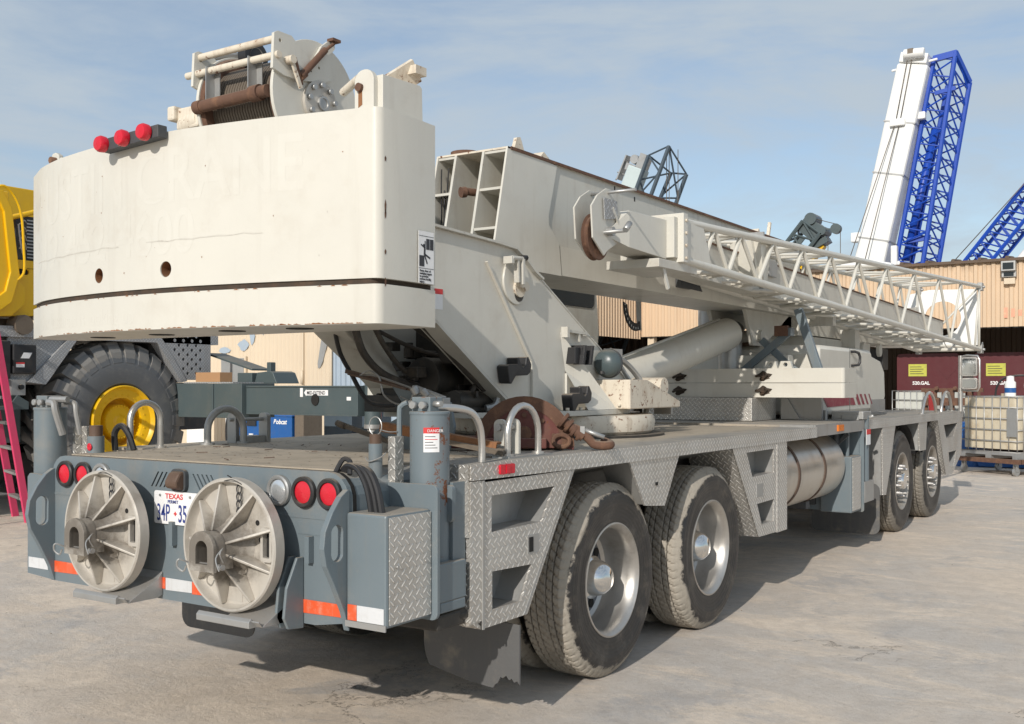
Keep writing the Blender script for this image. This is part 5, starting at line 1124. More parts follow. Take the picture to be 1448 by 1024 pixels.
h = MB(); h.tube([(.20+.045*math.cos(t), -.10+.01*math.sin(t), .05+.032*math.sin(t)) for t in [i*math.pi/8 for i in range(16)]], .013, 8, closed=True); h.build('shackle', 'rust', o)
h = MB(); h.tube([(.24, -.09, .13), (.30, -.09, .105), (.34, -.10, .07), (.375, -.12, .035), (.42, -.14, .028), (.46, -.12, .03), (.46, -.07, .035), (.42, -.05, .05)], .024, 12, 6); h.build('hook', 'rust', o)
h = MB(); h.cyl((.31, -.10, .115), (.43, -.12, .07), .013, 8); h.box(.30, .325, -.12, -.09, .09, .13); h.build('safety_latch', 'galv', o)
# steel angle pieces and board lying on the deck
tag(MB().obox((.45, -.88, 1.425), (1.10, -.77, 1.335), .055, .010).obox((.45, -.905, 1.405), (1.10, -.795, 1.315), .010, .045).build('steel_angle', 'rustor', None), 'orange-rusty steel angle lying behind the right jack', 'steel angle', 'scrap steel lying on the deck')
tag(MB().obox((.50, -.84, 1.385), (1.17, -.80, 1.290), .09, .022).build('timber_board', 'timber', None), 'dark dirty board lying beneath the rusty steel angle', 'board')
tag(MB().obox((-.10, -.60, 1.398), (.34, -.62, 1.295), .026, .024).cyl((-.13, -.60, 1.405), (-.06, -.61, 1.388), .018, 10).build('pipe_bar', 'timber', None), 'thin dirty bar sticking out left below the folded grey arm on the deck', 'steel bar', 'scrap steel lying on the deck')
# folded grey plate with cables and valves
h = MB(); h.prism([(.255, 1.635), (.44, 1.60), (.67, 1.53), (.70, 1.40), (.66, 1.272), (.30, 1.272), (.13, 1.36), (.33, 1.45), (.34, 1.53)], 'y', -.60, -.58); sa = h.build('outrigger_arm', 'grey', T, bevel=.004)
h = MB(); h.obox((-.05, -.61, 1.70), (.46, -.61, 1.592), .025, .022); h.obox((-.02, -.63, 1.685), (.40, -.63, 1.60), .012, .012); h.build('arm_rod', 'strap', sa)
h = MB(); h.tube([(.08, -.63, 1.68), (.14, -.63, 1.70), (.21, -.63, 1.66), (.24, -.63, 1.57), (.33, -.63, 1.52), (.42, -.63, 1.53), (.46, -.63, 1.59), (.52, -.63, 1.60)], .005, 6, 5); h.tube([(.06, -.62, 1.675), (.16, -.62, 1.675), (.3, -.62, 1.64), (.44, -.62, 1.60)], .006, 6, 4); h.tube([(.36, -.63, 1.56), (.46, -.64, 1.53), (.58, -.64, 1.545), (.66, -.64, 1.52)], .004, 6, 4); h.build('cable', 'galv', sa)
h = MB(); h.obox((.46, -.64, 1.605), (.66, -.64, 1.545), .04, .035); h.cyl((.48, -.67, 1.61), (.50, -.66, 1.57), .022, 10); h.cyl((.54, -.67, 1.595), (.57, -.66, 1.56), .02, 10); h.box(.63, .69, -.68, -.62, 1.50, 1.555); h.cyl((.58, -.66, 1.56), (.64, -.66, 1.535), .018, 10); h.build('valve_block', 'galv', sa, bevel=.004)
# ------------------------------------------------------------------ yellow crane on the left
Q = empty('rough_terrain_crane', (-9.5, 3.8, 0), 'yellow crane on big lugged tyres with a dark grey outrigger beam, parked at the left', 'crane')
def big_tyre():
    h = MB(); Ro, W, rb = 1.0, .76, .49
    prof = [(-.05, rb), (-.01, rb+.03), (0, rb+.10), (.01, rb+.25), (-.02, rb+.40), (-.07, Ro-.035), (-.11, Ro), (-W/2, Ro+.02), (-W+.11, Ro), (-W+.07, Ro-.035), (-W+.02, rb+.40), (-W, rb+.25), (-W, rb+.10), (-W+.05, rb)]
    h.lathe(prof, n=120)
    nl = 26
    for k in range(nl):
        for side in (0, 1):
            a0 = 2*math.pi*(k+.5*side)/nl
            # chevron lug: from the shoulder to the centre, swept back
            st = [(.004, Ro-.20, 0.), (-.02, Ro-.06, 0.), (-.10, Ro+.075, .00), (-.24, Ro+.09, .06), (-W/2-.02, Ro+.09, .17)]
            w = [.085, .085, .08, .06, .05]
            L_, R_ = [], []
            vs = []
            for (x, r, da), ww in zip(st, w):
                x = x if side == 0 else -W-x
                for rr, tp in ((r, 1.), (r-.13, 1.25)):
                    for sg in (-1, 1):
                        t = a0+da+sg*ww*tp; vs.append((x if tp == 1. else x*(1 if side else 1)-(0.03 if side == 0 else -.03)*(x > -.05 or x < -W+.05), rr*math.cos(t), rr*math.sin(t)))
            fs = []
            for i in range(len(st)-1):
                o = i*4; p = o+4
                fs += [(o, o+1, p+1, p), (o, p, p+2, o+2), (o+1, o+3, p+3, p+1)]
            fs += [(0, 2, 3, 1), (16, 17, 19, 18)]
            h.add(vs, fs)
    return h
def big_wheel(loc, flip=False, rot=0.):
    w = big_tyre().build('wheel', 'tyre_big', Q, loc=loc, off=(0, 0, 0), angle=30)
    h = MB(); h.lathe([(-.05, .49), (.01, .49), (.02, .478), (.0, .46), (-.03, .44), (-.04, .38), (-.05, .335), (-.06, .32), (-.24, .31), (-.24, .25), (-.12, .235), (-.10, .225), (-.10, .10), (-.07, .07), (-.07, .001)], n=72); h.build('rim', 'yellow', w)
    h = MB()
    for i in range(30): a = 2*math.pi*i/30; h.cyl((-.11, .215*math.cos(a), .215*math.sin(a)), (-.085, .215*math.cos(a), .215*math.sin(a)), .014, 8)
    for i in range(24): a = 2*math.pi*i/24; h.cyl((-.05, .36*math.cos(a), .36*math.sin(a)), (-.035, .36*math.cos(a), .36*math.sin(a)), .010, 8)
    h.build('wheel_bolt_ring', 'yellow', w); w.rotation_euler = (rot, 0, math.pi if flip else 0); return w
bw = big_wheel((-8.05+9.5, 0, 1.13))
bw.scale = (1, 1, 1)
def copyw(dx, dy, flip):
    c = copy_part(bw, Q, (dx, dy, 1.13)); c.rotation_euler = (random.random(), 0, math.pi if flip else 0)
copyw(-10.95+9.5, 0, True); copyw(-8.05+9.5, -4.6, False); copyw(-10.95+9.5, -4.6, True)
h = MB(); h.box(-10.2, -8.85, -3.4, 5.9, .95, 1.66); h.box(-11.2, -7.0, 4.45, 5.35, .95, 1.66) if False else None
h.box(-10.1, -8.9, 3.4, 4.2, .8, 1.3); h.box(-10.1, -8.9, -1.2, -.4, .8, 1.3); h.build('chassis', 'darkgrey', Q, bevel=.01)
h = MB(); h.box(-11.2, -6.80, 4.72, 5.32, 1.175, 1.645); h.box(-8.3, -7.35, 4.70, 4.72, 1.175, 1.645); h.build('outrigger_housing', 'teal', Q, bevel=.006)
h = MB(); h.box(-6.80, -4.80, 4.80, 5.22, 1.245, 1.60); h.box(-6.79, -4.80, 4.785, 5.235, 1.595, 1.615); h.box(-6.79, -4.80, 4.785, 5.235, 1.232, 1.247); bm_ = h.build('outrigger_beam', 'teal', Q, bevel=.004)
h = MB(); h.prism([(-5.52+.065*math.cos(R(t)), 1.435+.075*math.sin(R(t))) for t in range(0, 360, 15)], 'y', 4.785, 4.799); h.build('lightening_hole', 'dark', bm_)
h = MB(); h.box(-5.79, -5.74, 4.794, 4.799, 1.47, 1.585); h.box(-4.98, -4.91, 4.794, 4.799, 1.43, 1.475); h.build('sticker', 'white', bm_)
h = MB(); h.prism([(-5.72, 1.525), (-5.68, 1.57), (-5.68, 1.56), (-5.30, 1.56), (-5.30, 1.49), (-5.68, 1.49), (-5.68, 1.48)], 'y', 4.796, 4.799); h.build('sticker', 'white', bm_)
text('MID-EXTEND', .064, 'ink', bm_, (-5.67, 4.7955, 1.502), (1, 0, 0), ZU, sx=.85, bold=.0012)
h = MB(); h.cyl((-4.70, 4.97, 1.13), (-4.70, 4.97, 1.78), .105, 32); oj = h.build('outrigger_jack', 'teal', Q)
h = MB(); h.cyl((-4.70, 4.97, .15), (-4.70, 4.97, 1.14), .07, 24); h.cyl((-4.70, 4.97, 1.08), (-4.70, 4.97, 1.13), .11, 24); h.cyl((-4.70, 4.97, .98), (-4.70, 4.97, 1.03), .10, 24); h.build('jack_rod', 'galv', oj)
h = MB(); h.add([(-4.77, 4.885, 1.66), (-4.66, 4.868, 1.66), (-4.70, 4.862, 1.74)], [(0, 1, 2)]); h.build('warning_triangle', 'yellow', oj)
h = MB(); h.prism([(-7.25, 1.646), (-7.2, 1.80), (-6.95, 1.82), (-6.88, 1.80), (-6.8, 1.646)], 'y', 5.36, 5.8); h.box(-7.6, -7.3, 5.36, 5.9, 1.646, 1.80); h.add([(-8.3, 5.4, 2.10), (-7.35, 5.4, 1.86), (-7.35, 5.75, 1.86), (-8.3, 5.75, 2.10), (-8.3, 5.4, 2.07), (-7.35, 5.4, 1.83), (-7.35, 5.75, 1.83), (-8.3, 5.75, 2.07)], [(0, 1, 2, 3), (4, 5, 6, 7), (0, 1, 5, 4), (1, 2, 6, 5), (2, 3, 7, 6)]); h.box(-7.15, -7.07, 5.5, 5.6, 1.7, 1.95); h.build('front_hood', 'teal', Q, bevel=.01)
h = MB(); h.box(-8.0, -7.0, 4.74, 5.3, 1.648, 1.665); h.build('deck_step', 'treadgrey', Q)
# deck plates, fenders
h = MB(); h.box(-11.3, -8.05, -3.0, 5.4, 2.21, 2.34); h.build('deck_plate', 'treadgrey', Q)
h = MB(); h.prism([(-8.6, 2.21), (2.35, 2.21), (2.62, 2.21)][:0] or [(2.42, 1.66), (2.98, 2.21), (3.10, 2.21), (2.66, 1.63)], 'x', -8.7, -8.045); h.prism([(1.9, 1.66), (2.66, 1.66), (3.05, 2.21), (2.2, 2.21)], 'x', -8.12, -8.09); fen = h.build('fender_plate', 'treadgrey', Q)
h = MB()
holes = []
for r_ in range(9):
    for c_ in range(4):
        y, z = 4.55+.15*c_+(.075 if r_ % 2 else 0), 1.79+.066*r_
        if y > 4.40+(2.30-z)*.62+.09 and y < 5.18: holes.append(disc_poly((y, z), .024, 10))
h.prism([(4.36, 2.33), (5.0, 1.72) if False else (4.84, 1.70), (5.26, 1.70), (5.26, 2.33)], 'x', -8.09, -8.05, holes)
h.prism([(4.24, 2.33), (4.36, 2.33), (4.84, 1.68), (4.74, 1.66)], 'x', -8.6, -8.045); h.build('fender_plate', 'treadgrey', Q)
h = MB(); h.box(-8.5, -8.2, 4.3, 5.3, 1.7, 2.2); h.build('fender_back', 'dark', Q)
h = MB(); h.box(-8.35, -8.02, 2.22, 2.52, 1.76, 2.12); h.box(-8.3, -8.04, 1.7, 2.2, 1.7, 2.16); cb = h.build('control_cabinet', 'black', Q, bevel=.015)
h = MB(); h.prism([(2.31, 1.95), (2.42, 1.95), (2.46, 2.02), (2.35, 2.02)], 'x', -8.019, -8.017); h.box(-8.019, -8.017, 2.25, 2.36, 1.84, 1.90); h.build('sticker', 'white', cb)
h = MB(); h.box(-8.019, -8.016, 2.25, 2.36, 1.88, 1.90); h.build('sticker_band', 'inkred', cb)
h = MB(); h.box(-8.2, -8.0, 2.18, 2.36, 1.50, 1.69); h.build('switch_box', 'galv', Q)
h = MB(); h.lathe([(0, .035), (.03, .03), (.03, .001)], (-8.0, 2.30, 1.6), 'x', 16); h.build('switch_knob', 'black', Q)
h = MB(); h.box(-8.6, -7.9, 1.7, 2.34, 1.33, 1.37); h.prism([(2.1, 1.37), (2.34, 1.37), (2.34, 1.42), (2.2, 1.50)], 'x', -7.93, -7.9); h.box(-9, -8.5, 1.2, 2.6, .9, 1.6); h.build('side_bracket', 'teal', Q)
# superstructure
h = MB(); h.prism([(1.7, 2.44), (2.25, 2.46), (5.0, 2.62), (5.0, 3.16), (1.7, 3.16)], 'x', -9.9, -8.10, [rrect(2.32, 2.47, 2.98, 3.05, .034)]); h.build('engine_cover', 'yellow', Q, bevel=.02)
h = MB(); h.prism(rrect(2.30, 2.49, 2.96, 3.07, .03), 'x', -8.13, -8.125); h.build('slot_hole', 'dark', Q)
h = MB(); h.box(-9.6, -8.2, 2.35, 4.2, 3.17, 3.72); rad = h.build('radiator', 'black', Q, bevel=.01)
h = MB()
for i in range(12): h.box(-8.199, -8.19, 2.50, 2.9, 3.2+.042*i, 3.215+.042*i)
for i in range(4): h.tube([(-8.16, 2.38, 3.3+.1*i), (-8.12, 2.42, 3.38+.09*i), (-8.16, 2.47, 3.3+.11*i)], .008, 6, 4); 
h.tube([(-8.15, 2.36, 3.6), (-8.10, 2.37, 3.3), (-8.14, 2.44, 3.18)], .01, 6, 4); h.build('radiator_pipes', 'galv', rad)
h = MB(); h.box(-10.0, -9.0, -2.5, 9.0, 3.72, 4.22); h.box(-9.0, -8.25, 2.0, 2.3, 3.66, 4.0); h.tube([(-8.2, 1.9, 3.58), (-8.2, 2.3, 3.68), (-8.2, 2.8, 3.86)], .035, 8, 3); h.build('boom', 'yellow', Q, bevel=.03)
hexo = [(1.60, 2.55), (1.60, 3.95), (2.05, 3.95), (2.16, 3.75), (2.26, 2.95), (2.16, 2.62), (2.0, 2.5)]
hexi = [(1.7, 2.7), (1.7, 3.85), (1.98, 3.85), (2.06, 3.7), (2.14, 2.98), (2.08, 2.75), (1.95, 2.65)]
h = MB(); h.prism(hexo, 'x', -8.02, -7.95, [hexi]); h.build('door_frame', 'yellow', Q, bevel=.01)
h = MB(); h.prism(hexi, 'x', -8.0, -7.985); h.build('door_skin', 'yellow', Q)
h = MB(); h.prism([(1.7, 2.42), (2.2, 2.46), (2.38, 2.62), (2.38, 2.82), (2.2, 2.98), (1.7, 2.98)], 'x', -8.09, -8.03); h.build('side_cover', 'yellow', Q, bevel=.01)
h = MB(); h.tube([(-7.98, 1.95, 3.95), (-7.94, 2.05, 4.0), (-7.94, 2.18, 3.9), (-7.94, 2.27, 3.68), (-7.94, 2.30, 3.3), (-7.94, 2.30, 2.98), (-7.98, 2.18, 2.86)], .016, 8, 5); h.build('grab_rail', 'yellow', Q)
h = MB(); h.box(-8.8, -8.3, 1.9, 2.6, 2.35, 2.44); h.cyl((-8.2, 2.35, 2.36), (-8.0, 2.35, 2.36), .12, 16); h.cyl((-8.2, 2.52, 2.34), (-8.2, 2.52, 2.5), .05, 12); h.build('deck_parts', 'timber', Q)
tag(MB().box(-7.80, -7.30, 4.78, 5.0, 1.668, 1.80).build('cardboard_box', 'card', None, bevel=.003), 'small brown cardboard box on the front deck of the yellow crane', 'box')

# pink ladder
o = empty('stepladder', (-8.0, 2.1, 0), 'pink fibreglass stepladder standing beside the yellow crane', 'ladder')
for x0, x1 in ((-7.60, -7.42), (-8.28, -8.12)):
    y = 2.15 if x0 > -8 else 2.40
    h = MB(); h.obox((x0, y, .0), (x1+.02, y-.55, 2.4), .035, .08, (0, 1, 0)); h.build('rail', 'pink', o)
h = MB()
for k in range(8):
    z = .28+.30*k; t = z/2.4; h.obox((-8.25+.14*t, 2.39-.55*t, z), (-7.62+.16*t, 2.16-.55*t, z), .08, .03)
h.build('tread', 'galv', o)
for x0 in (-7.6, -8.28):
    h = MB(); y = 2.15 if x0 > -8 else 2.4
    h.obox((x0+.05, y-1.25, 0), (x0+.17, y-.62, 2.35), .03, .05, (0, 1, 0)); h.build('rear_leg', 'pink', o)
# ------------------------------------------------------------------ buildings
def corrugated(h, p0, p1, z0, z1, n, pitch=.20, d=.035, zt=None):
    """ribbed sheet from p0 to p1 (xy), outward normal n"""
    p0, p1 = Vector(p0), Vector(p1); Ln = (p1-p0).length; u = (p1-p0)/Ln; n = Vector(n); pts = []; s = 0
    while s < Ln:
        for a, b in ((0, 0), (.30, 0), (.42, 1), (.78, 1), (.90, 0)):
            q = s+a*pitch
            if q <= Ln: pts.append(p0+u*q+n*d*b)
        s += pitch
    pts.append(p1); k = len(pts)
    h.add([(p.x, p.y, z0) for p in pts]+[(p.x, p.y, z1) for p in pts], [(i, i+1, k+i+1, k+i) for i in range(k-1)])
B = empty('workshop_building', (-4., 25., 0), 'beige corrugated steel shed with open dark bays and a rusty roof edge, behind the truck', 'building')
YB, XC_, ZL, ZR = 22.7, -9.775, 3.04, 4.68
h = MB(); corrugated(h, (XC_, YB), (14, YB), ZL, ZR, (0, -1)); h.build('front_wall', 'wall', B)
h = MB(); corrugated(h, (XC_, 14.0), (XC_, YB), ZL-.07, ZR, (1, 0), .16, .045); h.build('side_wall', 'wall', B)
h = MB(); h.box(XC_, 14, YB+.03, YB+.09, ZL-.02, ZL+.06); h.box(XC_-.1, XC_-.02, 14.0, YB, ZL-.05, ZL+.03); h.build('lintel', 'darkgrey', B)
h = MB(); h.add([(-26, 14, ZR), (-10, 14, ZR), (-10, YB-.05, ZR), (-10, 31, 5.3), (-26, 31, 5.3)], [(0, 1, 2, 3, 4)]); h.add([(-10.0, YB-.12, ZR+.01), (14.2, YB-.12, ZR+.01), (14.2, 31, 5.3), (-10.0, 31, 5.3)], [(0, 1, 2, 3)])
k = 0
x = -9.7
while x < 14.1: h.cyl((x, YB-.14, ZR+.02), (x, YB+.8, ZR+.10), .045, 8); x += .61
h.box(-9.9, 14.2, YB-.13, YB-.08, ZR-.06, ZR+.01); h.build('roof', 'roofsteel', B)
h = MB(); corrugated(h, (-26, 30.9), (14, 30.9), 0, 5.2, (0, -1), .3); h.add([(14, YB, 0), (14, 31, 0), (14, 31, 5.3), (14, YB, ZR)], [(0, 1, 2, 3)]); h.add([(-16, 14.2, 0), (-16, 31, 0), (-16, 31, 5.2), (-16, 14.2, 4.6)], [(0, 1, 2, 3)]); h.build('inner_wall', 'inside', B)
h = MB()
for x in (-9.5, -3.6, 7.5, 13.7): h.box(x-.1, x+.1, YB+.1, YB+.3, 0, ZL)
h.box(XC_-.25, XC_-.05, 17.0, 17.2, 0, ZL); h.build('post', 'wall2', B)
h = MB(); corrugated(h, (-30, 14), (-13.80, 14), 0, ZR, (0, -1), .14, .015); h.build('rear_wall', 'wall2', B)
h = MB(); corrugated(h, (-13.80, 13.95), (XC_, 13.95), 0, ZR, (0, -1), .16, .035); h.build('rear_wall', 'wallblue', B)
h = MB(); h.box(-14.82, -14.77, 13.93, 13.99, 0, ZR); h.cyl((-13.80, 13.90, 0), (-13.80, 13.90, ZR), .035, 10); h.cyl((-14.8, 13.92, 1.65), (-14.8, 13.92, 2.0), .04, 8); h.cyl((-14.8, 13.92, .35), (-14.8, 13.92, .7), .04, 8); h.build('downpipe', 'wall2', B)
h = MB(); h.box(-17.82, -16.84, 13.93, 13.98, 1.5, 2.38); wf = h.build('window', 'wall2', B)
h = MB(); h.box(-17.76, -16.90, 13.915, 13.93, 1.5, 2.33); h.build('pane', 'galv', wf)
h = MB(); h.box(-17.4, -17.33, 13.9, 13.915, 1.5, 2.3); h.build('mullion', 'darkgrey', wf)
h = MB(); h.prism([(-14.31, 2.15), (-14.24, 2.5), (-14.12, 3.05), (-13.93, 3.05), (-14.0, 2.6), (-14.14, 2.2), (-14.22, 2.06), (-14.29, 2.04)], 'y', 13.962, 13.968); h.build('painted_wall_shadow', 'galv', B)  # thin grey sheet, a painted stand-in for the slanted shadow on this wall
for x, z, w, hh in ((-17.2, 2.5, .5, .35), (-16.75, 2.6, .22, .6), (-18.0, 2.45, .6, .2), (-16.3, 2.9, .12, .4)):
    h = MB(); h.prism([(x+w*(.5+random.uniform(.3, .5)*math.cos(t)), z+hh*(.5+random.uniform(.25, .5)*math.sin(t))) for t in [i*.5 for i in range(12)]], 'y', 13.966, 13.972); h.build('bare_patch', 'wallblue', B)
h = MB()
for k in range(3): h.box(-.02+.16*k, .06+.16*k, YB-.0395, YB-.038, 3.25+.02*k, 3.5-.03*k)
h.build('paint_mark', 'fadedred', B)
# wall lamp
o = empty('wall_lamp', (.11, YB-.1, 4.2), 'weathered grey floodlight on the beige shed wall below the roof edge', 'lamp')
h = MB(); h.box(-.05, .27, YB-.30, YB-.04, 4.36, 4.60); h.box(-.05, .27, YB-.2, YB-.04, 4.22, 4.36); h.build('housing', 'galv', o, bevel=.01)
h = MB(); h.box(-.01, .23, YB-.31, YB-.30, 4.40, 4.56); h.box(.0, .22, YB-.21, YB-.2, 4.24, 4.34); h.build('lens', 'glass', o)
h = MB(); h.box(.0, .24, YB-.16, YB-.04, 4.06, 4.20); h.build('ballast_box', 'wall2', o)
# red tanks
def storage_tank(x, y, label):
    o = empty('storage_tank', (x, y, 0), label, 'tank', 'dark red square tanks in the shed')
    h = MB(); h.prism(rrect(x-.78, x+.78, 1.12, 2.46, .10), 'y', y, y+1.5); tb = h.build('shell', 'tankred', o, bevel=.03)
    h = MB(); 
    for dx in (-.7, .62): h.box(x+dx, x+dx+.08, y+.05, y+.13, 0, 1.15); h.box(x+dx, x+dx+.08, y+1.3, y+1.38, 0, 1.15)
    h.box(x-.75, x+.75, y+.05, y+.12, 1.05, 1.13); h.build('stand', 'darkgrey', o)
    h = MB(); h.box(x-.48, x-.02, y-.008, y-.002, 1.86, 2.18); h.build('yellow_label', 'label', o)
    h = MB()
    for k in range(4): h.box(x-.44, x-.10-.05*(k % 2), y-.012, y-.0085, 1.92+.06*k, 1.935+.06*k)
    h.build('label_text', 'ink', o)
    text('520.GAL', .12, 'white', o, (x-.38, y-.006, 1.64), (1, 0, 0), ZU, bold=.004)
    return o
t1 = storage_tank(-2.05, 24.0, 'dark red square tank in the shed with a red diamond plate, left of the mirror')
h = MB(); h.prism([(-1.86, 2.12), (-1.56, 2.47-.05), (-1.28, 2.12), (-1.56, 1.78)], 'y', 23.988, 23.996); h.build('diamond_plate', 'tankred', t1)
storage_tank(-.15, 24.0, 'dark red square tank in the shed, right of the mirror and above the caged container')
h = MB()
# caged container on a cart
def tote(loc, rz, label, mt, cart=True, s=1.0):
    o = bpy.data.objects.new('caged_container', None); COL.objects.link(o); o.location = loc; o.rotation_euler = (0, 0, rz); o['_o'] = (0, 0, 0)
    tag(o, label, 'container', 'caged liquid containers')
    z0 = .42 if cart else .15
    W, D, H = 1.2*s, 1.0*s, 1.0*s
    h = MB()
    h.prism(rrect(-W/2+.03, W/2-.03, -D/2+.03, D/2-.03, .07), 'z', z0+.05, z0+H-.02); h.cyl((0, 0, z0+H-.02), (0, 0, z0+H+.05), .1, 20); h.build('plastic_tank', mt, o, bevel=.03)
    h = MB()
    for i in range(8):
        x = -W/2+W*i/7; 
        for y in (-D/2, D/2): h.cyl((x, y, z0), (x, y, z0+H), .010, 6)
    for i in range(1, 6):
        y = -D/2+D*i/6
        for x in (-W/2, W/2): h.cyl((x, y, z0), (x, y, z0+H), .010, 6)
    for k in range(6):
        z = z0+H*k/5
        h.tube([(-W/2, -D/2, z), (W/2, -D/2, z), (W/2, D/2, z), (-W/2, D/2, z)], .011, 6, closed=True)
    h.build('wire_cage', 'galv', o)
    h = MB(); h.box(.40*s, .60*s, -D/2-.02, -D/2-.012, z0+.28, z0+.78); h.build('id_plate', 'galv', o)
    h = MB(); h.box(-W/2, W/2, -D/2, D/2, z0-.06, z0-.01); h.box(-W/2, -W/2+.1, -D/2, D/2, z0-.13, z0-.06); h.box(W/2-.1, W/2, -D/2, D/2, z0-.13, z0-.06); h.box(-.06, .06, -D/2, D/2, z0-.13, z0-.06); h.build('pallet', 'galv', o)
    if cart:
        h = MB(); h.box(-W/2-.08, W/2+.08, -D/2-.06, -D/2+.02, .22, .30); h.box(-W/2-.08, W/2+.08, D/2-.02, D/2+.06, .22, .30); h.box(-W/2-.08, -W/2, -D/2, D/2, .22, .30); h.box(W/2, W/2+.08, -D/2, D/2, .22, .30); h.build('cart_frame', 'rust', o)
        for sx in (-1, 1):
            for sy in (-1, 1):
                h = MB(); x, y = sx*(W/2-.05), sy*(D/2-.03); h.cyl((x-.02, y, .08), (x+.02, y, .08), .08, 20); h.box(x-.035, x-.025, y-.03, y+.03, .08, .22); h.box(x+.025, x+.035, y-.03, y+.03, .08, .22); h.build('caster', 'galv', o)
    return o
tote((.98, 16.1, 0), -.52, 'stained yellowish caged liquid container on a rusty wheeled cart at the right edge', 'tote')
tote((-1.0, 19.2, .35), -.52, 'white caged container behind the front of the truck, left of the brown valve rack', 'totewhite', False)
o = empty('steel_drum', (.18, 17.6, 0), 'blue drum lying low behind the left side of the caged container', 'drum')
h = MB(); h.cyl((.12, 17.6, 0), (.12, 17.6, .88), .3, 32); h.build('barrel', 'welder', o); h = MB(); h.lathe([(0, .302), (.01, .31), (.02, .302)], (.12, 17.6, .3), 'z', 32); h.lathe([(0, .302), (.01, .31), (.02, .302)], (.12, 17.6, .6), 'z', 32); h.lathe([(.86, .305), (.88, .31), (.89, .29), (.89, .001)], (.12, 17.6, 0), 'z', 32); h.build('hoop', 'welder', o)
o = empty('blue_tray', (.75, 17.8, 0), 'low blue tray on the ground behind the wheeled cart', 'tray')
h = MB(); h.prism([(.3, .02), (1.9, .02), (2.0, .32), (.2, .32)], 'y', 17.3, 17.9); h.box(.2, 2.0, 17.28, 17.92, .32, .35); h.build('tray_body', 'welder', o, bevel=.01)
o = empty('spray_bottle', (1.08, 15.8, 1.42), 'white round bottle with blue band on top of the caged container', 'bottle')
h = MB(); h.lathe([(0, .001), (0, .095), (.25, .095), (.27, .07), (.28, .065), (.36, .062), (.37, .001)], (1.08, 15.8, 1.425), 'z', 24); h.build('bottle_body', 'whitepaint', o)
h = MB(); h.lathe([(.06, .097), (.15, .097)], (1.08, 15.8, 1.425), 'z', 24); h.build('blue_band', 'welder', o)
tag(MB().prism([(1.36, 1.43), (1.28, 1.62), (1.36, 1.78), (1.65, 1.80), (1.75, 1.6), (1.7, 1.43)], 'y', 15.8, 16.1).build('plastic_bag', 'whitepaint', None, bevel=.06), 'white plastic bag on top of the caged container at the picture edge', 'bag')
tag(MB().tube([(.80, 16.0, 1.42), (.83, 16.0, 1.6), (.95, 16.0, 1.75), (1.2, 16.0, 1.80), (1.45, 16.05, 1.78)], .018, 8, 5).build('rubber_hose', 'black', None), 'black hose arching over the top of the caged container', 'hose')
# brown valve rack and red sack
o = empty('valve_rack', (-.35, 18.2, 0), 'brown rack of pipes and valves behind the polished front hoops', 'rack')
h = MB(); h.box(-.95, .25, 18.1, 18.2, 1.48, 1.56); h.box(-.95, .25, 18.1, 18.2, .3, .4)
for i in range(7): h.cyl((-.85+.17*i, 18.1, .0), (-.85+.17*i, 18.1, 1.50), .035+.015*(i % 2), 10)
h.build('rack_frame', 'rust', o)
h = MB()
for i in range(6): h.cyl((-.8+.18*i, 18.02, 1.50+.06*(i % 2)), (-.8+.18*i, 17.95, 1.50+.06*(i % 2)), .04, 12); h.box(-.85+.18*i, -.75+.18*i, 17.98, 18.1, 1.2, 1.36)
h.build('valve', 'rust', o)
tag(MB().prism([(-.72, .9), (-.74, 1.45), (-.66, 1.52), (-.6, 1.3), (-.57, .9)], 'y', 17.7, 17.85).build('red_sack', 'redsack', None, bevel=.05), 'bright red sack beside the brown valve rack', 'sack')
tag(MB().box(-9.5, -9.1, 21.0, 21.3, 0, .9).cyl((-9.3, 21.1, .9), (-9.3, 21.1, 1.2), .1, 12).build('tool_cabinet', 'darkgrey', None, bevel=.01), 'dark tool cabinet inside the shadowed bay', 'cabinet')
# blue welding machines and door by the far wall
for x0, x1, nm, lt in ((-13.97, -13.17, 'blue welding machine with white lettering beside the far wall', 1), (-14.95, -14.20, 'blue machine with a dark control panel, seen through the grey bracket', 0)):
    o = empty('welding_machine', ((x0+x1)/2, 12.2, 0), nm, 'machine', 'blue machines by the far wall')
    h = MB(); h.box(x0, x1, 11.95, 12.7, .12, .93); h.box(x0-.02, x1+.02, 11.93, 12.72, .90, .95); wb = h.build('casing', 'welder', o, bevel=.02)
    h = MB(); h.box(x0+.05, x1-.05, 12.0, 12.6, 0, .12); h.build('skid', 'darkgrey', o)
    if lt: text('Bobcat', .15, 'white', o, (x0+.22, 11.945, .74), (1, 0, 0), ZU, shear=.25, bold=.004)
    else:
        h = MB(); h.box(x0+.35, x1-.1, 11.92, 11.95, .68, .84); h.build('control_panel', 'black', o)
        h = MB(); h.box(x0+.42, x0+.55, 11.925, 11.95, .3, .5); h.build('sticker', 'white', o)
tag(MB().box(-13.13, -12.85, 12.0, 12.6, 0, .96).build('wooden_crate', 'timber', None, bevel=.01), 'brown wooden crate right of the blue welding machine', 'crate')
tag(MB().box(-17.90, -17.17, 12.9, 12.96, 0, 1.4).box(-17.86, -17.21, 12.88, 12.9, .05, 1.35).build('white_panel', 'whitepaint', None, bevel=.004), 'white panel leaning at the far wall behind the large tyre', 'panel')
o = empty('cable_rack', (-15.4, 12.3, 0), 'black cables hanging on a white rack left of the blue machines', 'cable rack')
h = MB(); h.box(-15.75, -15.62, 12.3, 12.4, 0, 1.1); h.box(-15.28, -15.18, 12.3, 12.4, 0, 1.1); h.box(-15.75, -15.18, 12.3, 12.4, 1.0, 1.1); h.build('rack_frame', 'whitepaint', o)
h = MB()
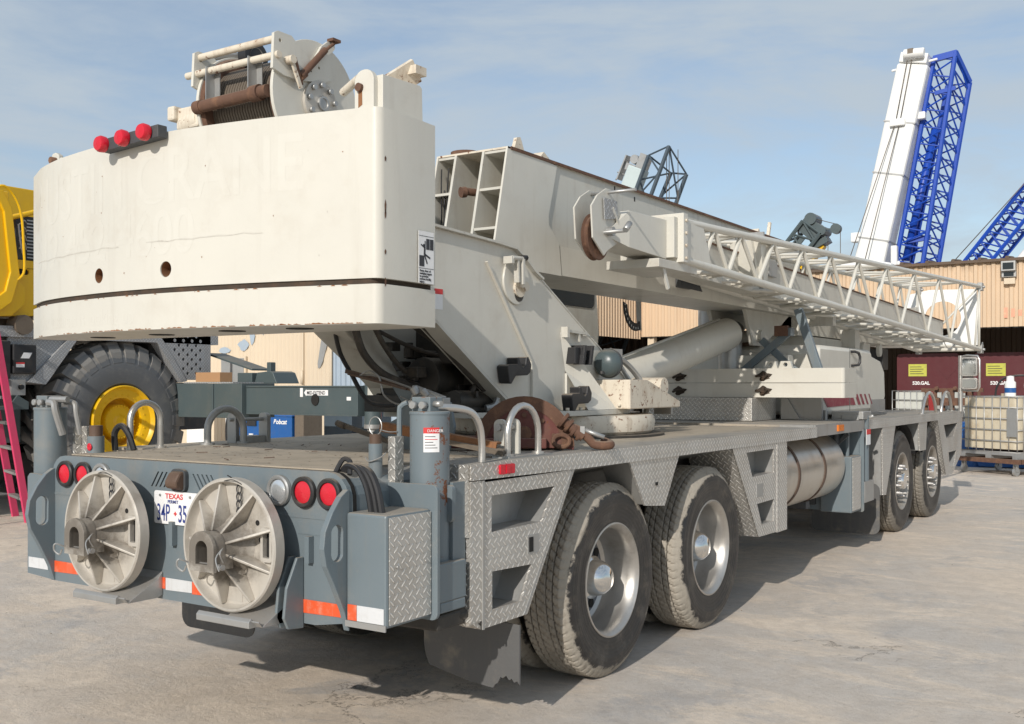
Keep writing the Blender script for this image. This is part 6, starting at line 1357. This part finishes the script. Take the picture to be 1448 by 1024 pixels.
for k in range(7): x = -15.60+.04*k; h.tube([(x, 12.25, 1.0), (x-.02, 12.2, .6), (x, 12.2, .25), (x+.05, 12.2, .6), (x+.02, 12.25, .95)], .02, 6, 5)
h.build('cable', 'black', o)
o = empty('blue_steel_frame', (-6.3, 6.6, 0), 'dark blue steel frame with a red hose behind the extended outrigger jack', 'frame')
h = MB(); h.box(-6.9, -6.35, 6.4, 6.9, .3, 1.30); h.box(-6.15, -5.85, 6.4, 6.7, .3, 1.62); h.box(-6.95, -5.8, 6.4, 6.9, .12, .3); h.build('frame', 'tealw' if False else 'slate', o, bevel=.01)
h = MB(); h.tube([(-5.75, 6.3, 1.4), (-5.72, 6.3, 1.2), (-5.75, 6.3, .8), (-5.8, 6.3, .4)], .02, 6, 3); h.build('red_hose', 'inkred', o)
# ------------------------------------------------------------------ far cranes
o = empty('mobile_crane', (-9.2, 40, 0), 'white telescopic crane boom raised high with a blue lattice jib beside it, behind the shed', 'crane', 'raised crane booms behind the shed')
P0, P1 = Vector((-9.05, 40, 0)), Vector((-5.83, 40, 14.7)); d = (P1-P0).normalized()
h = MB(); h.obox(P0, P1, 1.25, 1.28, (0, -1, 0)); h.build('boom', 'whitepaint', o, bevel=.12)
h = MB()
for t in (.52, .70, .84): c = P0.lerp(P1, t); h.obox(c, c+d*.06, 1.28, 1.31, (0, -1, 0))
h.build('section_collar', 'galv', o)
h = MB(); h.obox(P1, P1+d*.42, 1.1, 1.35, (0, -1, 0)); h.cyl(P1+Vector((-.3, -.8, .35)), P1+Vector((.5, -.8, .30)), .2, 16); h.obox(P1+Vector((-.9, -.3, -.1)), P1+Vector((.9, -.3, .1)), .1, .1); h.box(P1.x-.25, P1.x+.15, 39.2, 39.4, P1.z+.1, P1.z+.35); c = P0.lerp(P1, .84); h.box(c.x-.35, c.x+.25, 39.2, 39.4, c.z-.15, c.z+.15); h.box(c.x+.6, c.x+.95, 39.6, 39.9, c.z+.1, c.z+.4)
c = P0.lerp(P1, .52); h.box(c.x-1.0, c.x-.6, 39.6, 40, c.z, c.z+.4); h.box(c.x+.7, c.x+.95, 39.3, 39.6, c.z-1.2, c.z-.3); h.build('boom_fitting', 'whitepaint', o, bevel=.04)
h = MB(); h.box(P1.x-.12, P1.x+.1, 39.0, 39.2, P1.z+.30, P1.z+.5)
for dx in (-.12, .05):
    c = P0.lerp(P1, .84); h.cyl((P1.x+dx, 39.25, P1.z+.4), (c.x+dx, 39.25, c.z), .018, 5); h.cyl((c.x+dx, 39.25, c.z), (-8.3+dx*5, 38.5, 4.5), .018, 5)
h.build('hoist_rope', 'cable', o)
h = MB(); A = [(-7.85, 40.0, 0), (-6.55, 40.0, 0), (-6.30, 41.2, 0), (-7.60, 41.2, 0)]; Bq = [(-5.12, 40.0, 14.95), (-4.30, 40.0, 15.1), (-3.95, 41.0, 14.0), (-4.8, 41.0, 14.0)]
lattice(h, A, Bq, 22, .10, .036); h.build('lattice_jib', 'blue', o)
h = MB(); h.obox((-5.15, 40, 14.9), (-4.25, 40, 15.0), .16, .25); h.obox((-4.3, 40, 15.0), (-3.95, 41, 14.0), .15, .2); h.obox((-5.1, 40, 13.5), (-4.3, 40, 13.6), .12, .16); h.cyl((-6.3, 40.3, 6.8), (-5.2, 40.6, 12.2), .16, 10); h.obox((-6.2, 40.2, 7.6), (-5.3, 40.3, 7.7), .2, .2); h.build('jib_frame', 'blue', o)
h = MB(); h.box(-11, -6, 38.6, 42.5, .6, 2.4); h.box(-12, -3, 38.4, 42.6, .5, 1.2); h.build('carrier', 'whitepaint', o, bevel=.05)
o = empty('mobile_crane', (-8.5, 40, 0), 'blue lattice jib slanting up over the shed roof at the right edge, white boom beneath', 'crane', 'raised crane booms behind the shed')
h = MB(); A = [(-8.3, 40, 1.0), (-7.7, 40, .5), (-7.5, 40.8, .5), (-8.1, 40.8, 1.0)]; Bq = [(.9, 40, 12.9), (1.6, 40, 12.4), (1.8, 40.8, 12.4), (1.1, 40.8, 12.9)]; lattice(h, A, Bq, 30, .08, .032); h.build('lattice_jib', 'blue', o)
h = MB(); h.obox((-6.3, 41.6, 1.0), (2.6, 41.6, 12.3), .75, .75); h.build('boom', 'whitepaint', o, bevel=.08)
h = MB(); h.cyl((-1.9, 41.2, 4.5), (-.9, 41.2, 8.4), .14, 12); h.build('lift_cylinder', 'galv', o)
h = MB(); h.cyl((-5.5, 39.8, 5.3), (-.2, 39.8, 11.2), .02, 5); h.build('hoist_rope', 'cable', o)
o = empty('mobile_crane', (-17.5, 30, 0), 'pale green crane boom tip with a dark open lattice end rising behind the truck boom', 'crane', 'raised crane booms behind the shed')
P0, P1 = Vector((-17.8, 30, 0)), Vector((-13.35, 30, 9.95)); d = (P1-P0).normalized(); s = Vector((d.z, 0, -d.x))
h = MB(); h.obox(P0, P1-d*.3, .62, .6, (0, -1, 0)); h.obox(P0-s*.03, P1-s*.03-d*1.3, .78, .7, (0, -1, 0)); h.build('boom', 'tealw', o, bevel=.03)
h = MB(); h.obox(P1-d*.35+s*.12, P1+d*.25+s*.12, .30, .5, (0, -1, 0)); h.obox(P1-s*.22-d*.5, P1-s*.22-d*.25, .40, .55, (0, -1, 0)); h.obox(P1-s*.62-d*.95, P1-s*.60+d*.0, .05, .4, (0, -1, 0))
h.cyl(P1-s*.22-d*.05+Vector((0, -.2, 0)), P1-s*.22-d*.05+Vector((0, .2, 0)), .17, 16); h.cyl(P1-s*.75-d*1.0, P1-s*.55-d*.2, .03, 6); h.cyl(P1-s*.8-d*.7, P1-s*.4-d*.7, .03, 6); h.build('boom_head', 'galv', o)
h = MB(); A = [P0+s*.55+Vector((0, -.3, 0)), P0+s*1.35+Vector((0, -.5, 0)), P0+s*1.9+Vector((0, .8, 0)), P0+s*.6+Vector((0, .8, 0))]
E1 = P1+d*.25; Bq = [E1+s*.35+Vector((0, -.3, 0)), E1+s*1.05+d*.55+Vector((0, -.4, 0)), E1+s*1.62-d*.15+Vector((0, .6, 0)), E1+s*.9-d*.3+Vector((0, .8, 0))]
lattice(h, A, Bq, 6, .085, .035); h.build('lattice_jib', 'slate', o)
h = MB()
for x in (.9, 1.0, 1.35): h.cyl(E1+Vector((x, 0, 0)), (E1.x+x, 30, 4), .015, 4)
h.build('hoist_rope', 'cable', o)
o = empty('mobile_crane', (-11, 30, 0), 'small dark grey crane boom tip with a yellow underside beyond the lattice jib', 'crane', 'raised crane booms behind the shed')
P0, P1 = Vector((-12.5, 30, 0)), Vector((-6.85, 30, 6.85)); d = (P1-P0).normalized()
s = Vector((d.z, 0, -d.x))
h = MB(); h.obox(P0, P1-d*1.2, .60, .5, (0, -1, 0)); h.build('boom', 'galv', o, bevel=.03)
h = MB(); E0 = P1-d*2.2; Y = Vector((0, .35, 0)); lattice(h, [E0-s*.45-Y, E0+s*.3-Y, E0+s*.3+Y, E0-s*.45+Y], [P1-s*.45-Y, P1+s*.3-Y, P1+s*.3+Y, P1-s*.45+Y], 4, .07, .04)
h.obox(P1-d*.35-s*.1, P1+d*.22-s*.1, .80, .55, (0, -1, 0)); h.cyl(P1+d*.2-s*.3-Y, P1+d*.2-s*.3+Y, .20, 16); h.cyl(P1+d*.1+s*.25-Y, P1+d*.1+s*.25+Y, .16, 16); h.obox(P1+s*.3-d*.6, P1+s*.55+d*.0, .2, .5, (0, -1, 0)); h.obox(E0-s*.1+d*.2-Y*.9, P1-s*.1-d*.4-Y*.9, .16, .06, (0, -1, 0))
h.build('boom_head', 'teal', o)
h = MB(); h.cyl((P1.x+.72, 29.7, P1.z-.05), (P1.x+.72, 29.9, P1.z-.05), .17, 16); h.obox((P1.x+.1, 29.8, P1.z-.02), (P1.x+.75, 29.8, P1.z-.05), .05, .05); h.build('tip_sheave', 'teal', o)
h = MB(); h.obox(P1-d*1.3+Vector((.35, 0, -.3)), P1-d*.25+Vector((.35, 0, -.30)), .3, .3); h.build('yellow_cover', 'yellow', o)
h = MB(); h.cyl((P1.x+.86, 29.8, P1.z-.1), (P1.x+.86, 29.8, 4.5), .012, 4); h.cyl((P1.x+.45, 29.8, P1.z-.3), (P1.x+.45, 29.8, 4.5), .012, 4); h.cyl((P1.x, 29.8, P1.z+.35), (P1.x+.75, 29.8, P1.z+.1), .012, 4); h.build('hoist_rope', 'cable', o)
tag(MB().prism([(-5.7, 4.6), (-5.2, 5.3), (-4.6, 5.45), (-3.7, 5.25), (-3.6, 4.6)], 'y', 27, 28.5).box(-3.55, -3.45, 27, 27.1, 4.6, 5.3).build('roof_vent', 'whitepaint', None, bevel=.05), 'white rounded housing showing above the lattice jib left of the white boom', 'roof vent')
# ------------------------------------------------------------------ ground and small stones
g = MB()
xs = [-700, -60]+[-40+4*i for i in range(21)]+[60, 700]; ys = [-700, -40]+[-20+4*i for i in range(21)]+[80, 700]
nx, ny_ = len(xs), len(ys)
g.add([(x, y, 0) for x in xs for y in ys], [(i*ny_+j, (i+1)*ny_+j, (i+1)*ny_+j+1, i*ny_+j+1) for i in range(nx-1) for j in range(ny_-1)])
go = g.build('ground', 'ground', None); go['kind'] = 'structure'
st = MB()
for i in range(420):
    x, y = random.uniform(-7, 9), random.uniform(-5, 14)
    r = random.uniform(.003, .009)*(1.8 if random.random() < .06 else 1)
    a = random.random()*3
    vs = [(x+r*math.cos(a+k*1.26)*random.uniform(.7, 1.2), y+r*math.sin(a+k*1.26)*random.uniform(.7, 1.2), 0) for k in range(5)]+[(x, y, r*.7)]
    st.add(vs, [(k, (k+1) % 5, 5) for k in range(5)])
so = st.build('pebbles', 'stone', None); so['kind'] = 'stuff'
dr = MB()
for i in range(170):
    x, y = random.uniform(-.9, 1.0), random.uniform(-1.75, -.3); r = random.uniform(.002, .006); a = random.random()*3; e = random.uniform(1, 2.5)
    dr.add([(x+r*e*math.cos(a+k*1.26), y+r*math.sin(a+k*1.26), 1.269) for k in range(5)]+[(x, y, 1.269+r*.4)], [(k, (k+1) % 5, 5) for k in range(5)])
for i in range(18):
    x, y = random.uniform(-.8, 1.0), random.uniform(-1.7, -.4); a = random.random()*3; l = random.uniform(.02, .06); dr.obox((x, y, 1.274), (x+l*math.cos(a), y+l*math.sin(a), 1.276), .004, .004)
do = dr.build('dirt_crumbs', 'strap', None); do['kind'] = 'stuff'; do['label'] = 'loose dirt crumbs scattered over the rear deck'
# ------------------------------------------------------------------ camera, light, sky
th = math.atan(976/1480)
cam = bpy.data.cameras.new('camera'); cam.lens = 36*1480/1448; cam.sensor_width = 36; cam.shift_y = 33/1448; cam.clip_end = 3000
co = bpy.data.objects.new('camera', cam); COL.objects.link(co); co.location = (3.987, -5.033, 1.62); co.rotation_euler = (math.pi/2, 0, th); scene.camera = co
sd = Vector((.26, -1.27, .65)).normalized()
sl = bpy.data.lights.new('sun', 'SUN'); sl.energy = 3.4; sl.angle = R(.6); sl.color = (1., .94, .86)
s_ = bpy.data.objects.new('sun', sl); COL.objects.link(s_); s_.rotation_euler = sd.to_track_quat('Z', 'Y').to_euler()
w = bpy.data.worlds.new('World'); scene.world = w; w.use_nodes = True; nt = w.node_tree
bg = nt.nodes['Background']
sky = N(nt, 'ShaderNodeTexSky', sky_type='NISHITA'); sky.sun_disc = False; sky.sun_elevation = math.asin(sd.z); sky.sun_rotation = math.atan2(sd.x, sd.y); sky.air_density = 1.0; sky.dust_density = .5; sky.ozone_density = 1.4
tc = N(nt, 'ShaderNodeTexCoord'); mp_ = N(nt, 'ShaderNodeMapping'); mp_.inputs['Scale'].default_value = (1.1, 1.1, 4.2); mp_.inputs['Rotation'].default_value = (.15, .1, .5)
L(nt, tc.outputs['Generated'], mp_.inputs[0])
n1 = noise(nt, mp_.outputs[0], 2.2, 10, .58, .6); n2 = noise(nt, mp_.outputs[0], 6.5, 9, .62, .4)
cl = ramp(nt, math_(nt, 'ADD', math_(nt, 'MULTIPLY', n1, .75), math_(nt, 'MULTIPLY', n2, .25)), .36, .60, .30, .92)
SKY_K = 1.
cc = mix(nt, cl, sky.outputs[0], (4.1, 4.7, 5.25)); nt.nodes[-1].clamp_result = False
L(nt, cc, bg.inputs['Color']); bg.inputs['Strength'].default_value = .115
scene.view_settings.view_transform = 'Standard'; scene.view_settings.look = 'None'; scene.view_settings.exposure = .1; scene.view_settings.gamma = 1
scene.render.engine = 'CYCLES'
for ob in bpy.data.objects:
    for k in ('_o', 'used'):
        if k in ob: del ob[k]
